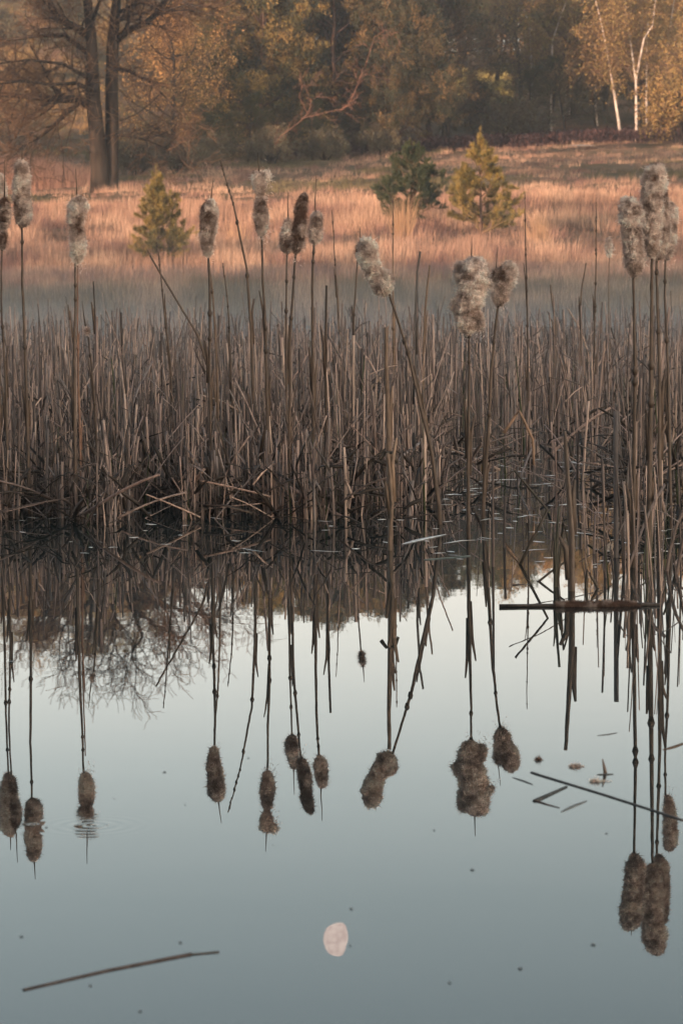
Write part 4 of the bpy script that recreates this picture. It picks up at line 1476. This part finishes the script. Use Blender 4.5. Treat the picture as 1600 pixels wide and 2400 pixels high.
GF = "debris floating on the open water"
strip("floating_stalk", "long straight stalk floating slantwise at the lower right", "stalk", [(1245, 1810), (1262, 1816), (1400, 1858), (1535, 1901), (1598, 1922)], 4.5, (.10, .09, .085), GF, .005, (1, .8))
strip("floating_stalk", "stalk with a thin end floating at the lower left", "stalk", [(56, 2320), (250, 2275), (449, 2236)], 7, (.085, .065, .06), GF, .004, (.7, 1))
strip("floating_twig", "thin bare end of the stalk floating at the lower left", "stalk", [(440, 2238), (513, 2231)], 4, (.085, .075, .07), GF, .004)
lf = strip("floating_leaf", "bent dark blade floating below the long stalk", "leaf", [(1326, 1844), (1253, 1877)], 7, (.06, .06, .06), GF, .005, (.6, 1))
strip("leaf_fold", None, None, [(1252, 1876), (1280, 1885), (1310, 1893)], 4.5, (.11, .07, .055), None, .004, (1, .3)).parent = lf
for c in lf.children: c.location = c.location - lf.location
strip("floating_leaf", "pale outlined lens shaped leaf floating right of the bent blade", "leaf", [(1374, 1877), (1345, 1888), (1314, 1903)], 7, (.16, .16, .155), GF, .003, lens=True)
strip("floating_leaf", "small dark leaf left of the long floating stalk's tip", "leaf", [(1200, 1822), (1225, 1830), (1248, 1839)], 5, (.10, .09, .085), GF, .003, lens=True)
strip("floating_leaf", "thin sliver of leaf floating above the fluff tufts", "leaf", [(1398, 1724), (1425, 1721), (1446, 1717)], 3.5, (.10, .09, .085), GF, .003, lens=True)
strip("floating_leaf", "rough brown leaf at the right picture edge", "leaf", [(1552, 1757), (1578, 1750), (1610, 1738)], 7, (.13, .085, .06), GF, .006, lens=True)
strip("floating_leaf", "short dark leaf lying crosswise under an upright sliver", "leaf", [(1397, 1815), (1417, 1815), (1437, 1814)], 6, (.08, .075, .07), GF, .005, lens=True)
o = MB()
p = onwater(1417, 1812)
o.tube([p, p + Vector((-.002, 0, .012)), p + Vector((-.005, 0, .026))], [.004, .003, .001], 5, (.16, .12, .10))
tag(o.build("leaf_sliver", M_FLOAT, None, True, p), "tiny upright sliver standing on the water among the fluff", "leaf", GF)


def float_fluff(label, chain, pale, seed, name="floating_fluff"):
    ch = chain
    p = onwater(ch[0][0], ch[0][1])
    o = fluff_head(name, None, [[(x, y, r) for x, y, r in ch]], p.y, seed, pale, 1.2)
    return tag(o, label, "seed fluff", GF)


float_fluff("smaller tuft of pale seed fluff floating above the long stalk", [(1335, 1797, 4), (1345, 1799, 6), (1356, 1801, 6), (1366, 1803, 3)], .6, 301)
float_fluff("larger tuft of pale seed fluff touching the long stalk", [(1384, 1832, 5), (1396, 1838, 9), (1412, 1841, 8), (1432, 1840, 4)], .8, 302)
float_fluff("dark clump floating left of the fluff tufts", [(1254, 1781, 4), (1262, 1782, 7), (1268, 1783, 3)], -.3, 303, "floating_clump")
# floating cattail lying on the water
B = onwater(1300, 1422)
root = empty("floating_cattail", B, "dark brown cattail lying flat on the water at the right", "cattail", GF)
b = MB()
D = B.y
pts = [at(x, y, D) - B for x, y in ((1169, 1423), (1230, 1423), (1300, 1422), (1400, 1422), (1498, 1424), (1545, 1428))]
pts = [Vector((p.x, 0, .004)) for p in pts]
b.tube(pts, np.array([4.2, 3.6, 4, 4, 5, 3]) * D / F, 6, (.05, .04, .035))
b.build("stem", M_STEM, root, True)
hd = fluff_head("seed_head", root, [[(1296, 1422, 3), (1304, 1419, 9), (1325, 1419, 11), (1400, 1419, 11), (1450, 1419, 11.5), (1487, 1420, 10), (1504, 1422, 3)]], D, 304, -.1, .8, 0, None, 0, True, .6)
hd.location = -B
# straws between the reed feet, sky glint painted as white tint
for k in range(180):
    px = rng.uniform(1000, 1590) if rng.random() < .75 else rng.uniform(30, 1000)
    py = rng.uniform(1035, 1330) if px > 1000 else rng.uniform(1165, 1300)
    L = rng.uniform(8, 34) * (2.4 if rng.random() < .2 else 1)
    a = rng.gauss(0, .10)
    strip("floating_straw", "wet straw floating flat between the reed feet, sky glint in its colour", "straw", [(px, py), (px + L * .5, py + L * a * .5 + rng.gauss(0, .6)), (px + L, py + L * a * .8)], rng.uniform(3, 8.5),
          rng.choice(((.78, .78, .78), (.62, .60, .58), (.40, .38, .36))), "pale straws afloat between the reeds", .004, (1, .6), M_STRAW, True)
strip("floating_reed", "broad bluish white blade floating before the reeds right of the broken stub", "reed", [(943, 1275), (985, 1264), (1044, 1252)], 11, (.6, .6, .6), GF, .012, matl=M_STRAW, lens=True)  # pale tint carries the sky glint here too
strip("floating_reed", "long thin green grey blade floating just below the broad white blade", "reed", [(995, 1312), (1060, 1307), (1100, 1303)], 3.5, (.12, .14, .13), GF, .005)
# specks
for (px, py, r) in ((386, 1809, 6), (1017, 1945, 4), (1106, 2038, 7), (1420, 1952, 5), (1389, 2213, 8), (1218, 2269, 8), (1053, 2302, 6), (823, 2129, 6), (423, 2208, 6),
                    (212, 2309, 6), (329, 2369, 6), (51, 2194, 6), (109, 1938, 5), (28, 1550, 8), (150, 1552, 4), (582, 1776, 4), (268, 1870, 3), (820, 2215, 4), (434, 1885, 3)):
    p = onwater(px, py, .001)
    b = MB()
    s = r * p.y / F * .6
    N = 8
    V = [(0, 0, s * .35)]
    for k in range(N):
        a = k / N * 6.283
        V.append((s * math.cos(a) * 1.3, s * math.sin(a) * 2.0, 0))
    b.add([(p.x + v[0], p.y + v[1], p.z + v[2]) for v in V], (.16, .165, .16), None, [(0, k + 1, (k + 1) % N + 1) for k in range(N)])
    tag(b.build("floating_seed", M_FLOAT, None, True, p), "tiny dark speck floating on the open water", "seed", "specks floating on the open water")


# ------------------------------------------------------------------ moon (seen only as its reflection)
def moon():
    d = ray(795, 2194)
    d = Vector((d.x, d.y, -d.z)).normalized()
    c = Vector((0, 0, H)) + d * 2500
    rad = 2500 * .0052
    right = d.cross(Vector((0, 0, 1))).normalized()
    up = right.cross(d).normalized()
    b = MB()
    N, K = 48, 8
    V = []
    for i in range(K + 1):
        f = i / K
        for k in range(N):
            a = k / N * 6.28318
            x, y = math.cos(a), math.sin(a)
            if x > 0: x *= .52
            x, y = x * math.cos(.12) - y * math.sin(.12), x * math.sin(.12) + y * math.cos(.12)
            z = math.sqrt(max(0, 1 - f * f)) * .6
            V.append(tuple(c + right * (x * f * rad) + up * (y * f * rad) - d * (z * rad)))
    q = []
    for i in range(K):
        for k in range(N):
            q.append((i * N + k, i * N + (k + 1) % N, (i + 1) * N + (k + 1) % N, (i + 1) * N + k))
    b.add(V, (1, 1, 1), q)
    m = bpy.data.materials.new("moon_glow")
    m.use_nodes = True
    t = m.node_tree
    t.nodes.remove(t.nodes["Principled BSDF"])
    em = t.nodes.new("ShaderNodeEmission")
    no = t.nodes.new("ShaderNodeTexNoise")
    no.inputs["Scale"].default_value = .16
    no.inputs["Detail"].default_value = 3
    tc = t.nodes.new("ShaderNodeTexCoord")
    t.links.new(tc.outputs["Object"], no.inputs["Vector"])
    rp = t.nodes.new("ShaderNodeValToRGB")
    rp.color_ramp.elements[0].position, rp.color_ramp.elements[0].color = .40, (.80, .61, .54, 1)
    rp.color_ramp.elements[1].position, rp.color_ramp.elements[1].color = .58, (1, .80, .70, 1)
    t.links.new(no.outputs["Fac"], rp.inputs[0])
    t.links.new(rp.outputs[0], em.inputs[0])
    em.inputs[1].default_value = MOON
    t.links.new(em.outputs[0], t.nodes["Material Output"].inputs[0])
    m.cycles.emission_sampling = 'NONE'
    o = b.build("moon", m, None, True, c)
    tag(o, "pale pink gibbous moon mirrored in the water", "moon")


MOON = .8
moon()


# ------------------------------------------------------------------ haze and the mist on the pond
def vol_box(name, lo, hi, dens, col, label, aniso=0.0):
    b = MB()
    (x0, y0, z0), (x1, y1, z1) = lo, hi
    b.add([(x0, y0, z0), (x1, y0, z0), (x1, y1, z0), (x0, y1, z0), (x0, y0, z1), (x1, y0, z1), (x1, y1, z1), (x0, y1, z1)], (1, 1, 1),
          [(0, 3, 2, 1), (4, 5, 6, 7), (0, 1, 5, 4), (1, 2, 6, 5), (2, 3, 7, 6), (3, 0, 4, 7)])
    m = bpy.data.materials.new(name)
    m.use_nodes = True
    t = m.node_tree
    t.nodes.remove(t.nodes["Principled BSDF"])
    v = t.nodes.new("ShaderNodeVolumePrincipled")
    v.inputs["Color"].default_value = (*col, 1)
    v.inputs["Density"].default_value = dens
    v.inputs["Anisotropy"].default_value = aniso
    t.links.new(v.outputs[0], t.nodes["Material Output"].inputs["Volume"])
    o = b.build(name, m)
    tag(o, label, "haze", kind="stuff")


vol_box("haze", (-120, -54, -1.4), (120, 320, 26.5), .0008, (.92, .93, .96), "thin morning haze in the air over pond and meadow", .65)
for top, dens, y0, y1 in ((.34, .0115, 18, 52), (.58, .0058, 19, 56), (.85, .0026, 20, 60), (1.25, .0010, 20.5, 64), (1.9, .0007, 21, 70)):
    vol_box("mist", (-45, y0, .012), (45, y1, top), dens, (.95, .95, .97), "layer of low mist lying on the far side of the pond", .5)
